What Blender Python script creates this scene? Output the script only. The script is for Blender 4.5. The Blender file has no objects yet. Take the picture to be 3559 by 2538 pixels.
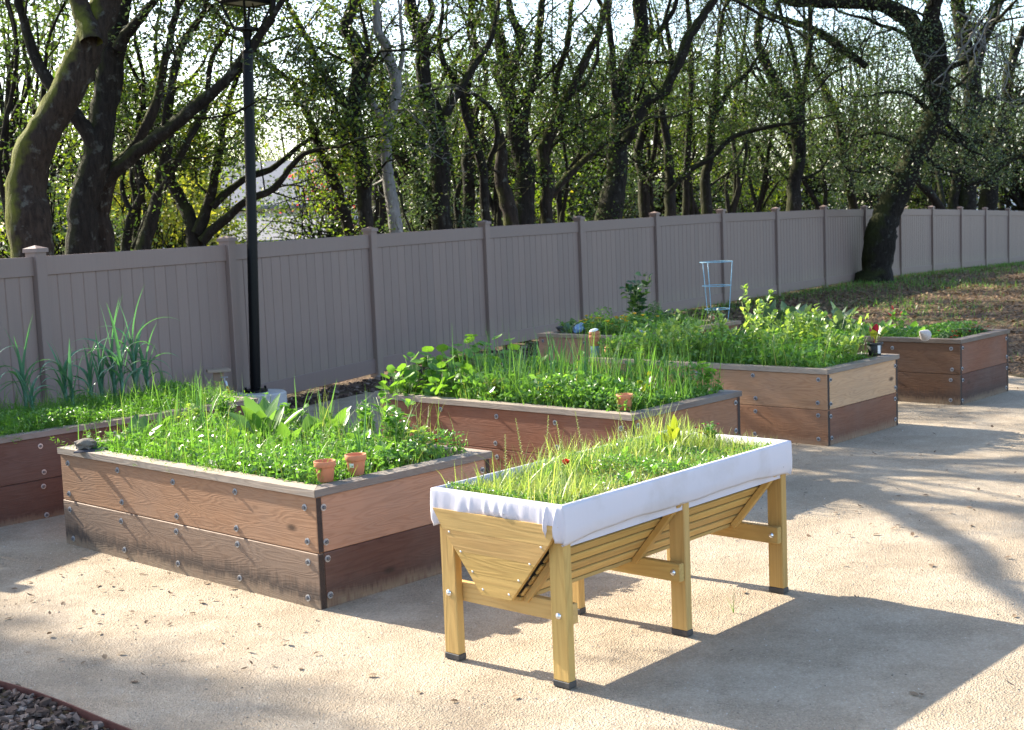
import bpy, math, random
import numpy as np
from mathutils import Matrix, Vector

rng = np.random.default_rng(11)
random.seed(11)
scene = bpy.context.scene
COL = scene.collection
R = math.radians

# ------------------------------------------------------------------ camera
PITCH, ROLL, CZ, FPX, PW, PH = R(6.2311), R(-2.3855), 1.97975, 4762.26, 3559.0, 2538.0
_r0 = np.array([1.0, 0, 0]); _up0 = np.array([0, math.sin(PITCH), math.cos(PITCH)])
FWD = np.array([0, math.cos(PITCH), -math.sin(PITCH)])
RT = math.cos(ROLL) * _r0 + math.sin(ROLL) * _up0
UP = -math.sin(ROLL) * _r0 + math.cos(ROLL) * _up0
cam_d = bpy.data.cameras.new('camera'); cam = bpy.data.objects.new('camera', cam_d); COL.objects.link(cam)
cam.matrix_world = Matrix(((RT[0], UP[0], -FWD[0], 0), (RT[1], UP[1], -FWD[1], 0), (RT[2], UP[2], -FWD[2], CZ), (0, 0, 0, 1)))
cam_d.sensor_width = 36; cam_d.lens = FPX / PW * 36; cam_d.clip_start = 0.1; cam_d.clip_end = 2000
cam_d.dof.use_dof = True; cam_d.dof.focus_distance = 7.4; cam_d.dof.aperture_fstop = 6.3
scene.camera = cam

# ------------------------------------------------------------------ sky, sun, exposure
SUN_AZ, SUN_EL = 142.5, 32.0
world = bpy.data.worlds.new('World'); scene.world = world; world.use_nodes = True
wn = world.node_tree; wn.nodes.clear()
sky = wn.nodes.new('ShaderNodeTexSky'); sky.sky_type = 'NISHITA'; sky.sun_disc = False
sky.sun_elevation = R(SUN_EL); sky.sun_rotation = R(90 - SUN_AZ)
sky.air_density = 0.9; sky.dust_density = 1.4; sky.ozone_density = 1.0
bg = wn.nodes.new('ShaderNodeBackground'); bg.inputs[1].default_value = 0.15
wo = wn.nodes.new('ShaderNodeOutputWorld')
wn.links.new(sky.outputs[0], bg.inputs[0]); wn.links.new(bg.outputs[0], wo.inputs[0])
sd = bpy.data.lights.new('sun', 'SUN'); sd.energy = 5.0; sd.angle = R(0.53); sd.color = (1.0, 0.905, 0.76)
sun = bpy.data.objects.new('sun', sd); COL.objects.link(sun)
sv = Vector((math.cos(R(SUN_AZ)) * math.cos(R(SUN_EL)), math.sin(R(SUN_AZ)) * math.cos(R(SUN_EL)), math.sin(R(SUN_EL))))
sun.rotation_euler = sv.to_track_quat('Z', 'Y').to_euler(); sun.location = sv * 60
vs = scene.view_settings
vs.view_transform = 'Standard'; vs.look = 'None'; vs.gamma = 1.0; vs.use_curve_mapping = False
vs.exposure = 1.76
scene.cycles.max_bounces = 8; scene.cycles.transparent_max_bounces = 8
scene.cycles.use_denoising = True
scene.cycles.sample_clamp_indirect = 6.0

# ------------------------------------------------------------------ picture -> place (used to read off real positions)
S = 1.5624      # my reading grid is 2278 wide
def ray(x, y):
    d = FWD + (x * S - PW / 2) / FPX * RT - (y * S - PH / 2) / FPX * UP
    return d
def at(x, y, depth):
    d = ray(x, y); return np.array([0, 0, CZ]) + d / d[1] * depth
def onz(x, y, z):
    d = ray(x, y); return np.array([0, 0, CZ]) + d * ((z - CZ) / d[2])
VPX = S / FPX   # metres per grid pixel at one metre

# ------------------------------------------------------------------ mesh helpers
class Geo:
    def __init__(self): self.v = []; self.f = []; self.m = []; self.n = 0
    def add(self, V, F, mi=0):
        V = np.asarray(V, float).reshape(-1, 3); F = np.asarray(F, int)
        self.v.append(V); self.f.append(F + self.n); self.m.append(np.full(len(F), mi)); self.n += len(V)
    def mesh(self, name, mats, smooth=False):
        me = bpy.data.meshes.new(name)
        V = np.concatenate(self.v); loops = np.concatenate([f.ravel() for f in self.f])
        tot = np.concatenate([np.full(len(f), f.shape[1]) for f in self.f]); mi = np.concatenate(self.m)
        st = np.concatenate([[0], np.cumsum(tot)[:-1]])
        me.vertices.add(len(V)); me.vertices.foreach_set('co', V.astype(np.float32).ravel())
        me.loops.add(len(loops)); me.loops.foreach_set('vertex_index', loops.astype(np.int32))
        me.polygons.add(len(tot)); me.polygons.foreach_set('loop_start', st.astype(np.int32))
        me.polygons.foreach_set('loop_total', tot.astype(np.int32))
        for m in (mats if isinstance(mats, (list, tuple)) else [mats]): me.materials.append(m)
        me.polygons.foreach_set('material_index', mi.astype(np.int32))
        me.polygons.foreach_set('use_smooth', np.full(len(tot), bool(smooth)))
        me.update(calc_edges=True); me.validate()
        return me
def link(name, me, parent=None, loc=(0, 0, 0), rot=(0, 0, 0), color=None):
    o = bpy.data.objects.new(name, me); COL.objects.link(o)
    o.location = loc; o.rotation_euler = rot
    if parent is not None: o.parent = parent
    if color is not None: o.color = (*color, 1) if len(color) == 3 else color
    return o
def tag(o, label=None, cat=None, group=None, kind=None):
    if label: o['label'] = label
    if cat: o['category'] = cat
    if group: o['group'] = group
    if kind: o['kind'] = kind
    return o
def thing(name, label, cat, loc=(0, 0, 0), rz=0.0, group=None):
    o = bpy.data.objects.new(name, None); COL.objects.link(o); o.empty_display_size = 0.1
    o.location = loc; o.rotation_euler = (0, 0, rz)
    return tag(o, label, cat, group)
def part(name, g, mat, parent, smooth=False, loc=(0, 0, 0), rot=(0, 0, 0), color=None):
    return link(name, g.mesh(name, mat, smooth), parent, loc, rot, color)

def box_geo(sx, sy, sz, b=0.003, g=None, mi=0, c=(0, 0, 0), endmi=None, M=None):
    """chamfered box"""
    g = g or Geo()
    h = np.array([sx, sy, sz]) / 2; b = min(b, *(h * 0.8))
    V = []; idx = {}
    for ax in range(3):
        for s in (-1, 1, ):
            pass
    def vid(sg, ax):
        k = (sg, ax)
        if k not in idx:
            p = np.array(sg) * (h - b); p[ax] = sg[ax] * h[ax]; idx[k] = len(V); V.append(p)
        return idx[k]
    quads = []; tris = []; qm = []
    for ax in range(3):
        u, w = (ax + 1) % 3, (ax + 2) % 3
        for s in (-1, 1):
            q = []
            for a_, b_ in ((-1, -1), (1, -1), (1, 1), (-1, 1)):
                sg = [0, 0, 0]; sg[ax] = s; sg[u] = a_; sg[w] = b_; q.append(vid(tuple(sg), ax))
            quads.append(q if s > 0 else q[::-1]); qm.append(endmi if (endmi is not None and ax == 0) else mi)
    for ax in range(3):
        u, w = (ax + 1) % 3, (ax + 2) % 3
        for a_ in (-1, 1):
            for b_ in (-1, 1):
                s0 = [0, 0, 0]; s1 = [0, 0, 0]
                s0[ax] = -1; s1[ax] = 1
                for s in (s0, s1): s[u] = a_; s[w] = b_
                q = [vid(tuple(s0), u), vid(tuple(s1), u), vid(tuple(s1), w), vid(tuple(s0), w)]
                quads.append(q if a_ * b_ > 0 else q[::-1]); qm.append(mi)
    for sg in [(a, b_, c_) for a in (-1, 1) for b_ in (-1, 1) for c_ in (-1, 1)]:
        t = [vid(sg, 0), vid(sg, 1), vid(sg, 2)]
        tris.append(t if sg[0] * sg[1] * sg[2] > 0 else t[::-1])
    V = np.array(V)
    if M is not None: V = V @ np.asarray(M).T
    V = V + np.array(c)
    n0 = g.n
    g.add(V, quads); g.m[-1] = np.array(qm); n1 = g.n
    g.f.append(np.array(tris) + n0); g.m.append(np.full(len(tris), mi))
    return g
def rotz(a): c, s = math.cos(a), math.sin(a); return np.array([[c, -s, 0], [s, c, 0], [0, 0, 1]])
def roty(a): c, s = math.cos(a), math.sin(a); return np.array([[c, 0, s], [0, 1, 0], [-s, 0, c]])
def rotx(a): c, s = math.cos(a), math.sin(a); return np.array([[1, 0, 0], [0, c, -s], [0, s, c]])

def lathe(profile, n=24, g=None, mi=0, c=(0, 0, 0), M=None):
    """profile: (r,z) list; closed at ends where r==0"""
    g = g or Geo(); P = np.array(profile, float); a = np.linspace(0, 2 * math.pi, n, endpoint=False)
    V = np.stack([P[:, None, 0] * np.cos(a), P[:, None, 0] * np.sin(a), np.repeat(P[:, 1:2], n, 1)], -1).reshape(-1, 3)
    if M is not None: V = V @ np.asarray(M).T
    F = []
    for i in range(len(P) - 1):
        for j in range(n):
            k = (j + 1) % n; F.append((i * n + j, i * n + k, (i + 1) * n + k, (i + 1) * n + j))
    g.add(V + np.array(c), F, mi); return g
def tube(P, r, n=6, g=None, mi=0, cap=True, jit=0.0):
    g = g or Geo(); P = np.asarray(P, float); r = np.broadcast_to(np.asarray(r, float), (len(P),))
    T = np.gradient(P, axis=0); T /= np.linalg.norm(T, axis=1, keepdims=True) + 1e-9
    ref = np.array([0.31, 0.22, 0.92]) if abs(T[0][2]) < 0.8 else np.array([0.9, 0.3, 0.1])
    U = np.cross(T, ref); U /= np.linalg.norm(U, axis=1, keepdims=True) + 1e-9; W_ = np.cross(T, U)
    a = np.linspace(0, 2 * math.pi, n, endpoint=False)
    rr = r[:, None] * (1 + (jit * rng.normal(size=(len(P), n)) if jit else 0))
    V = P[:, None, :] + rr[..., None] * (np.cos(a)[None, :, None] * U[:, None, :] + np.sin(a)[None, :, None] * W_[:, None, :])
    i = np.arange(len(P) - 1)[:, None]; j = np.arange(n)[None, :]; k = (j + 1) % n
    F = np.stack([i * n + j, i * n + k, (i + 1) * n + k, (i + 1) * n + j], -1).reshape(-1, 4)
    g.add(V.reshape(-1, 3), F, mi)
    if cap and n >= 3:
        m = len(P); g.f.append((np.array([list(range(n))[::-1]]) + g.n - m * n)); g.m.append(np.array([mi]))
        g.f.append((np.array([[(m - 1) * n + q for q in range(n)]]) + g.n - m * n)); g.m.append(np.array([mi]))
    return g
def smooth_path(P, k=4):
    """Catmull-Rom"""
    P = np.asarray(P, float); out = []
    Q = np.vstack([2 * P[0] - P[1], P, 2 * P[-1] - P[-2]])
    for i in range(1, len(Q) - 2):
        for t in np.linspace(0, 1, k, endpoint=False):
            a, b, c, d = Q[i - 1], Q[i], Q[i + 1], Q[i + 2]
            out.append(0.5 * (2 * b + (c - a) * t + (2 * a - 5 * b + 4 * c - d) * t * t + (3 * b - a - 3 * c + d) * t ** 3))
    out.append(P[-1]); return np.array(out)
def prism(poly, z0, z1, g=None, mi=0):
    g = g or Geo(); P = np.array(poly, float); n = len(P)
    V = np.vstack([np.c_[P, np.full(n, z0)], np.c_[P, np.full(n, z1)]])
    n0 = g.n; g.add(V, [(i, (i + 1) % n, n + (i + 1) % n, n + i) for i in range(n)], mi)
    g.f.append(np.array([list(range(n))[::-1]]) + n0); g.m.append(np.array([mi]))
    g.f.append(np.array([[n + i for i in range(n)]]) + n0); g.m.append(np.array([mi])); return g

# --- foliage primitives (vectorised)
def blades(g, P, az, lean, L, W, curl, segs=4, across=2, fold=0.25, prof='grass', mi=0, twist=0.0, pet=0.25):
    P = np.asarray(P, float).reshape(-1, 3); n = len(P)
    az, lean, L, W, curl = [np.broadcast_to(np.asarray(q, float), (n,)) for q in (az, lean, L, W, curl)]
    t = np.linspace(0, 1, segs + 1)
    phi = lean[:, None] + curl[:, None] * t[None] ** 1.3
    dl = (L / segs)[:, None]
    rad = np.concatenate([np.zeros((n, 1)), np.cumsum(np.sin(phi[:, :-1]) * dl, 1)], 1)
    hz = np.concatenate([np.zeros((n, 1)), np.cumsum(np.cos(phi[:, :-1]) * dl, 1)], 1)
    C = P[:, None, :] + np.stack([rad * np.cos(az)[:, None], rad * np.sin(az)[:, None], hz], -1)
    if prof == 'grass': w = np.clip(1 - t ** 2.2, 0.03, 1) * (0.75 + 0.25 * np.minimum(1, t * 5))
    elif prof == 'leaf':
        u = np.clip((t - pet) / (1 - pet), 0, 1); w = np.where(t < pet, 0.07, np.maximum(0.07, np.sin(math.pi * u ** 0.8) ** 0.75))
    elif prof == 'oval': w = np.maximum(0.05, np.sin(math.pi * np.clip(t, 0.03, 0.985)) ** 0.7)
    else: w = np.clip(1 - 0.8 * t, 0.1, 1)
    sa = az + math.pi / 2 + (rng.normal(size=n) * twist)
    side = np.stack([np.cos(sa), np.sin(sa), rng.normal(size=n) * twist * 0.6], -1)
    nrm = np.stack([-np.cos(az)[:, None] * np.cos(phi), -np.sin(az)[:, None] * np.cos(phi), np.sin(phi)], -1)
    hw = (W / 2)[:, None] * w[None]
    A = C - side[:, None, :] * hw[..., None]; B = C + side[:, None, :] * hw[..., None]
    if across == 3:
        lift = nrm * (hw * fold)[..., None]
        V = np.stack([A + lift, C, B + lift], 2)
    else: V = np.stack([A, B], 2)
    m = V.shape[2]; V = V.reshape(-1, 3)
    b = (np.arange(n) * (segs + 1) * m)[:, None, None]; i = np.arange(segs)[None, :, None]; j = np.arange(m - 1)[None, None, :]
    k = b + i * m + j
    F = np.stack([k, k + 1, k + m + 1, k + m], -1).reshape(-1, 4)
    g.add(V, F, mi); return g
def leaf_cards(g, C, L, W, up=0.5, mi=0):
    """small folded rhombic leaves at centres C with free orientation"""
    C = np.asarray(C, float); n = len(C)
    L = np.broadcast_to(np.asarray(L, float), (n,)); W = np.broadcast_to(np.asarray(W, float), (n,))
    d = rng.normal(size=(n, 3)); d[:, 2] *= 0.7; d /= np.linalg.norm(d, axis=1, keepdims=True)
    nn = rng.normal(size=(n, 3)); nn[:, 2] = np.abs(nn[:, 2]) + up
    s = np.cross(d, nn); s /= np.linalg.norm(s, axis=1, keepdims=True) + 1e-9; nn = np.cross(s, d)
    a = C - d * (L / 2)[:, None]; b = C + d * (L / 2)[:, None]
    lf = nn * (W * 0.18)[:, None]
    l = C - d * (L * 0.05)[:, None] - s * (W / 2)[:, None] + lf; r = C - d * (L * 0.05)[:, None] + s * (W / 2)[:, None] + lf
    V = np.stack([a, l, b, r], 1).reshape(-1, 3); k = np.arange(n)[:, None] * 4
    F = np.concatenate([k + np.array([0, 1, 2])[None], k + np.array([0, 2, 3])[None]], 1).reshape(-1, 3)
    g.add(V, F, mi); return g
def rnd(a, b, n=None): return rng.uniform(a, b, n)

# ------------------------------------------------------------------ materials
class NT:
    def __init__(s, name):
        s.m = bpy.data.materials.new(name); s.m.use_nodes = True; s.t = s.m.node_tree; s.t.nodes.clear()
        s.out = s.t.nodes.new('ShaderNodeOutputMaterial')
    def n(s, typ, *ins, **kw):
        nd = s.t.nodes.new('ShaderNode' + typ)
        for k, v in kw.items():
            if k in ('Scale', 'Detail', 'Roughness', 'Distortion', 'Strength', 'Distance', 'Fac', 'Metallic', 'Lacunarity', 'Randomness'): s.set(nd.inputs[k], v)
            else: setattr(nd, k, v)
        for i, v in enumerate(ins):
            if v is not None: s.set(nd.inputs[i], v)
        return nd
    def set(s, sock, v):
        if isinstance(v, bpy.types.NodeSocket): s.t.links.new(v, sock)
        elif isinstance(v, bpy.types.Node): s.t.links.new(v.outputs[0], sock)
        else:
            if isinstance(v, (tuple, list)) and len(v) == 3 and sock.type == 'RGBA': v = (*v, 1)
            sock.default_value = v
    def math(s, op, a, b=0.0, clamp=False):
        nd = s.n('Math', a, b); nd.operation = op; nd.use_clamp = clamp; return nd.outputs[0]
    def mix(s, f, a, b, mode='MIX'):
        nd = s.t.nodes.new('ShaderNodeMix'); nd.data_type = 'RGBA'; nd.blend_type = mode
        s.set(nd.inputs[0], f); s.set(nd.inputs[6], a); s.set(nd.inputs[7], b); return nd.outputs[2]
    def ramp(s, f, stops, interp='LINEAR'):
        nd = s.t.nodes.new('ShaderNodeValToRGB'); s.set(nd.inputs[0], f); cr = nd.color_ramp; cr.interpolation = interp
        while len(cr.elements) < len(stops): cr.elements.new(0.5)
        for e, (p, c) in zip(cr.elements, stops):
            e.position = p; e.color = (c, c, c, 1) if not isinstance(c, (tuple, list)) else (*c, 1)
        return nd.outputs[0]
    def coord(s, which='Object'): return s.t.nodes.new('ShaderNodeTexCoord').outputs[which]
    def mapv(s, v, scale=(1, 1, 1), loc=None):
        nd = s.n('Mapping', v); nd.inputs['Scale'].default_value = scale
        if loc is not None: s.set(nd.inputs['Location'], loc)
        return nd.outputs[0]
    def noise(s, v, sc, det=4, rough=0.55, dist=0.0): return s.n('TexNoise', v, Scale=sc, Detail=det, Roughness=rough, Distortion=dist).outputs[0]
    def bump(s, h, st=0.3, d=0.01, normal=None):
        nd = s.n('Bump', Strength=st, Distance=d); s.set(nd.inputs['Height'], h)
        if normal is not None: s.set(nd.inputs['Normal'], normal)
        return nd.outputs[0]
    def pbr(s, col, rough=0.7, nrm=None, metal=0.0, spec=0.4):
        p = s.n('BsdfPrincipled'); s.set(p.inputs['Base Color'], col); s.set(p.inputs['Roughness'], rough)
        s.set(p.inputs['Metallic'], metal); s.set(p.inputs['Specular IOR Level'], spec)
        if nrm is not None: s.set(p.inputs['Normal'], nrm)
        return p.outputs[0]
    def done(s, sh): s.t.links.new(sh, s.out.inputs[0]); return s.m

def wood_mat(name, stain=False, gray=0.2, scale=1.0, rs=0.36, fr=130.0):
    m = NT(name); co = m.coord(); oi = m.t.nodes.new('ShaderNodeObjectInfo')
    off = m.n('CombineXYZ', m.math('MULTIPLY', oi.outputs['Random'], 37.0), m.math('MULTIPLY', oi.outputs['Random'], 11.0), m.math('MULTIPLY', oi.outputs['Random'], 5.0)).outputs[0]
    v = m.n('VectorMath', co, off).outputs[0]
    fig = m.noise(m.mapv(v, (0.8 * scale, 7, 7)), 1.3, 2, 0.5)                 # big cathedral figure
    rings = m.math('SINE', m.math('MULTIPLY', fig, fr))
    rings = m.math('MULTIPLY_ADD', rings, 0.5); rings.node.inputs[2].default_value = 0.5
    fine = m.noise(m.mapv(v, (2.2, 90, 90)), 1.0, 5, 0.6)
    med = m.noise(m.mapv(v, (1.2, 14, 14)), 1.0, 4, 0.6)
    blot = m.noise(v, 2.3, 4, 0.6)
    base = oi.outputs['Color']
    c = m.mix(m.math('MULTIPLY', m.math('POWER', rings, 2.6), rs), base, m.mix(1.0, base, (0.50, 0.38, 0.30), 'MULTIPLY'))
    c = m.mix(m.ramp(fine, [(0.35, 0.0), (0.75, 0.5 if rs > 0.4 else 0.3)]), c, m.mix(1.0, base, (0.62, 0.56, 0.52), 'MULTIPLY'))
    c = m.mix(m.ramp(med, [(0.3, 0.0), (0.7, 0.4)]), c, m.mix(1.0, base, (1.25, 1.2, 1.15), 'MULTIPLY'))
    c = m.mix(m.ramp(blot, [(0.45, 0.0), (0.75, gray)]), c, (0.20, 0.185, 0.165))
    kn = m.n('TexVoronoi', m.mapv(v, (1.6, 3.4, 3.4)), Scale=1.0)                # the odd knot
    c = m.mix(m.ramp(kn.outputs['Distance'], [(0.03, 0.85), (0.09, 0.0)]), c, (0.045, 0.025, 0.015))
    if stain:
        z = m.n('SeparateXYZ', co).outputs[2]
        st = m.noise(m.mapv(v, (48, 48, 2.2)), 1.0, 6, 0.7)
        lw = m.noise(m.mapv(v, (2.5, 2.5, 0.2)), 1.0, 3)
        zz = m.math('ADD', z, m.math('MULTIPLY', m.math('SUBTRACT', st, 0.5), 0.17)); zz = m.math('ADD', zz, m.math('MULTIPLY', m.math('SUBTRACT', lw, 0.5), 0.07))
        gr = m.ramp(m.math('MULTIPLY_ADD', zz, 3.4, ), [(0.0, 1.0), (0.55, 0.85), (1.0, 0.25)]); gr.node.inputs[0].links[0].from_node.inputs[2].default_value = 0.5
        c = m.mix(m.math('MULTIPLY', gr, oi.outputs['Alpha']), c, m.mix(1.0, c, (0.74, 0.71, 0.70), 'MULTIPLY'))
        bl = m.ramp(m.math('ADD', m.math('MULTIPLY', zz, 3.4), 0.5), [(0.10, 0.0), (0.24, 0.7), (0.30, 0.7), (0.52, 0.0)])
        c = m.mix(m.math('MULTIPLY', bl, oi.outputs['Alpha']), c, (0.035, 0.030, 0.028))
        du = m.ramp(m.math('ADD', m.math('MULTIPLY', zz, 3.4), 0.5), [(0.08, 0.75), (0.26, 0.0)])
        c = m.mix(m.math('MULTIPLY', du, m.ramp(st, [(0.35, 0.2), (0.6, 1.0)])), c, (0.27, 0.21, 0.14))
    h = m.math('ADD', m.math('MULTIPLY', fine, 0.6), m.math('MULTIPLY', rings, 0.25))
    return m.done(m.pbr(c, m.ramp(fine, [(0.3, 0.62), (0.8, 0.82)]), m.bump(h, 0.45, 0.004), spec=0.3))
M_WOOD = wood_mat('redwood_boards'); M_WOODLOW = wood_mat('redwood_boards_splashed', stain=True)
M_CAP = wood_mat('weathered_cap_boards', gray=0.55)
M_TRUG = wood_mat('honey_stained_pine', gray=0.06, scale=0.7, rs=0.28, fr=70.0)

def simple(name, col, rough=0.6, metal=0.0, nscale=30.0, var=0.25, bump=0.15, spec=0.4, dirt=None):
    m = NT(name); co = m.coord(); nz = m.noise(co, nscale, 5, 0.6); n2 = m.noise(co, nscale * 0.13, 3)
    lo = tuple(c * (1 - var) for c in col); hi = tuple(min(1, c * (1 + var)) for c in col)
    c = m.mix(nz, lo, hi)
    if dirt: c = m.mix(m.ramp(n2, [(0.45, 0.0), (0.7, 0.6)]), c, dirt)
    return m.done(m.pbr(c, rough, m.bump(nz, bump, 0.004), metal, spec))
M_END = simple('dark_end_grain', (0.045, 0.030, 0.024), 0.85, nscale=90, var=0.5)
M_BOLT = simple('galvanised_steel', (0.46, 0.47, 0.49), 0.42, 0.6, 60, 0.3, 0.05)
M_NUT = simple('dull_bolt_head', (0.16, 0.16, 0.17), 0.5, 0.6, 60, 0.3, 0.05)
M_CHROME = simple('bright_zinc', (0.72, 0.72, 0.72), 0.25, 0.9, 60, 0.1, 0.03)
M_SOIL = simple('dark_potting_soil', (0.045, 0.032, 0.022), 0.95, nscale=45, var=0.6, bump=1.0)
M_BLACK = simple('black_powder_coat', (0.004, 0.0042, 0.005), 0.38, 0.0, 40, 0.2, 0.03, 0.14)
M_RUBBER = simple('dusty_black_plastic', (0.035, 0.035, 0.037), 0.7, 0, 40, 0.5, 0.1, dirt=(0.12, 0.10, 0.08))
M_CONC = simple('pale_concrete', (0.50, 0.48, 0.45), 0.9, 0, 25, 0.15, 0.3)
M_TERRA = simple('terracotta', (0.52, 0.20, 0.095), 0.8, 0, 18, 0.14, 0.12, dirt=(0.50, 0.27, 0.16))
M_CAGE = simple('light_blue_wire_coat', (0.22, 0.43, 0.55), 0.4, 0, 20, 0.1, 0.0)
M_BLUE = simple('blue_white_glaze', (0.22, 0.34, 0.58), 0.25, 0, 24, 0.9, 0.1)
M_BLUEGREY = simple('dull_blue_tin', (0.20, 0.27, 0.32), 0.6, 0.1, 14, 0.2, 0.1)
M_SHELL = simple('whitish_shell', (0.46, 0.41, 0.37), 0.5, 0, 16, 0.15, 0.3)
M_ROCK = simple('pitted_brown_rock', (0.16, 0.135, 0.105), 0.9, 0, 35, 0.5, 1.0)
M_SLATE = simple('dark_slate', (0.03, 0.035, 0.055), 0.4, 0, 20, 0.3, 0.1)
M_HOSE = simple('red_hose', (0.55, 0.04, 0.03), 0.45, 0, 20, 0.1, 0)
M_STEEL = simple('rusty_edging_steel', (0.12, 0.045, 0.035), 0.7, 0.3, 40, 0.4, 0.2)
M_PAPER = simple('printed_tag', (0.75, 0.25, 0.18), 0.5, 0, 30, 0.3, 0)
M_WHITEP = simple('white_plastic', (0.78, 0.78, 0.76), 0.5, 0, 20, 0.06, 0)
M_GLASSD = simple('window_glass', (0.10, 0.12, 0.14), 0.08, 0, 3, 0.2, 0, 0.8)
M_SIDING = simple('white_lap_siding', (0.72, 0.73, 0.75), 0.7, 0, 3, 0.05, 0.05)
M_ROOF = simple('grey_shingles', (0.20, 0.20, 0.21), 0.9, 0, 9, 0.25, 0.4)
M_TRIM = simple('white_trim', (0.80, 0.80, 0.80), 0.6, 0, 5, 0.04, 0)
M_LAMPGL = simple('frosted_lamp_panel', (0.55, 0.55, 0.50), 0.4, 0, 5, 0.1, 0)

def vinyl():
    m = NT('taupe_vinyl'); co = m.coord(); oi = m.t.nodes.new('ShaderNodeObjectInfo')
    off = m.n('CombineXYZ', m.math('MULTIPLY', oi.outputs['Random'], 37.0), 0.0, 0.0).outputs[0]
    v = m.n('VectorMath', co, off).outputs[0]
    st = m.noise(m.mapv(v, (70, 70, 1.2)), 1.0, 5, 0.6); bl = m.noise(v, 1.6, 3)
    c = m.mix(st, (0.200, 0.138, 0.116), (0.252, 0.180, 0.150)); c = m.mix(m.ramp(bl, [(0.4, 0.0), (0.8, 0.3)]), c, (0.235, 0.185, 0.165))
    z = m.n('SeparateXYZ', co).outputs[2]; dz = m.math('ADD', m.math('MULTIPLY', z, 2.2), m.math('MULTIPLY', m.noise(m.mapv(v, (9, 9, 2)), 1.0, 4), 0.5))
    dirt = m.ramp(m.math('ADD', m.math('MULTIPLY', z, -1.6), m.math('MULTIPLY', m.math('SUBTRACT', m.noise(m.mapv(v, (14, 14, 2.5)), 1.0, 5, 0.7), 0.5), 0.9)), [(0.62, 0.0), (1.35, 0.45)])
    c = m.mix(dirt, c, (0.26, 0.21, 0.155))
    c = m.mix(m.math('MULTIPLY', oi.outputs['Random'], 0.35), c, (0.165, 0.122, 0.108))
    return m.done(m.pbr(c, 0.5, m.bump(st, 0.12, 0.003), spec=0.35))
M_VINYL = vinyl()

def fabric():
    m = NT('white_liner_cloth'); co = m.coord()
    n1 = m.noise(co, 2.8, 5, 0.65); we = m.noise(co, 320, 2); z = m.n('SeparateXYZ', co).outputs[2]
    c = m.mix(m.ramp(n1, [(0.5, 0.0), (0.72, 0.38)]), (0.64, 0.61, 0.65), (0.42, 0.37, 0.32))
    sp = m.n('TexVoronoi', co, Scale=14.0); c = m.mix(m.ramp(sp.outputs['Distance'], [(0.02, 0.8), (0.05, 0.0)]), c, (0.16, 0.13, 0.10))
    wr = m.noise(m.mapv(co, (5, 5, 1.2)), 2.2, 3, 0.5)
    nb = m.bump(m.math('ADD', m.math('MULTIPLY', wr, 1.0), m.math('MULTIPLY', we, 0.03)), 0.22, 0.02)
    p = m.pbr(c, 0.85, nb, spec=0.2); tr = m.n('BsdfTranslucent', c)
    return m.done(m.n('MixShader', 0.12, p, tr).outputs[0])
M_FABRIC = fabric()

def leaf_mat(name, c1, c2, trans=0.42, rough=0.42, tc=None, spec=0.45, c3=None):
    m = NT(name); ge = m.t.nodes.new('ShaderNodeNewGeometry'); rd = ge.outputs['Random Per Island']
    n1 = m.noise(m.coord(), 9.0, 2)
    stops = [(0.0, c1), (1.0, c2)] if c3 is None else [(0.0, c1), (0.72, c2), (0.93, c2), (1.0, c3)]
    c = m.ramp(rd, stops); c = m.mix(m.ramp(n1, [(0.3, 0.0), (0.8, 0.35)]), c, m.mix(1.0, c, (0.6, 0.7, 0.6), 'MULTIPLY'))
    p = m.pbr(c, rough, spec=spec)
    tcol = m.mix(1.0, c, tc or (1.9, 1.75, 0.7), 'MULTIPLY')
    tr = m.n('BsdfTranslucent', tcol)
    return m.done(m.n('MixShader', trans, p, tr).outputs[0])
L_OAK = leaf_mat('oak_leaves', (0.018, 0.036, 0.013), (0.055, 0.088, 0.024), 0.42, 0.4, (1.9, 2.0, 0.55), c3=(0.12, 0.10, 0.025))
L_OAKGREY = leaf_mat('grey_oak_leaves', (0.032, 0.05, 0.028), (0.085, 0.115, 0.06), 0.34, 0.35, (1.6, 1.8, 0.8), c3=(0.11, 0.09, 0.035))
L_OAKYEL = leaf_mat('yellowing_oak_leaves', (0.05, 0.095, 0.018), (0.14, 0.18, 0.03), 0.5, 0.5, (1.8, 1.9, 0.5), c3=(0.24, 0.19, 0.03))
L_YEL = leaf_mat('autumn_yellow_leaves', (0.20, 0.24, 0.04), (0.38, 0.36, 0.06), 0.5, 0.5, (1.5, 1.5, 0.7))
L_RED = leaf_mat('autumn_red_leaves', (0.45, 0.03, 0.03), (0.65, 0.10, 0.06), 0.5, 0.5, (1.4, 1.0, 0.9))
L_GRASS = leaf_mat('grass_blades', (0.070, 0.165, 0.035), (0.14, 0.255, 0.055), 0.45, 0.36, (1.6, 1.75, 0.75), c3=(0.33, 0.32, 0.12))
L_TGRASS = leaf_mat('bright_grass_blades', (0.13, 0.21, 0.05), (0.29, 0.36, 0.12), 0.45, 0.34, (1.7, 1.7, 0.75), c3=(0.50, 0.48, 0.26))
L_WEED = leaf_mat('chickweed_leaves', (0.070, 0.17, 0.035), (0.16, 0.295, 0.06), 0.43, 0.3, (1.65, 1.75, 0.75), spec=0.6)
L_FERN = leaf_mat('carrot_fronds', (0.05, 0.16, 0.02), (0.12, 0.27, 0.03), 0.5, 0.4)
L_LEEK = leaf_mat('leek_leaves', (0.06, 0.165, 0.105), (0.115, 0.235, 0.145), 0.28, 0.33, (1.5, 1.9, 0.6), 0.5)
L_ONION = leaf_mat('onion_leaves', (0.065, 0.18, 0.07), (0.12, 0.26, 0.09), 0.3, 0.32, spec=0.5)
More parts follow.
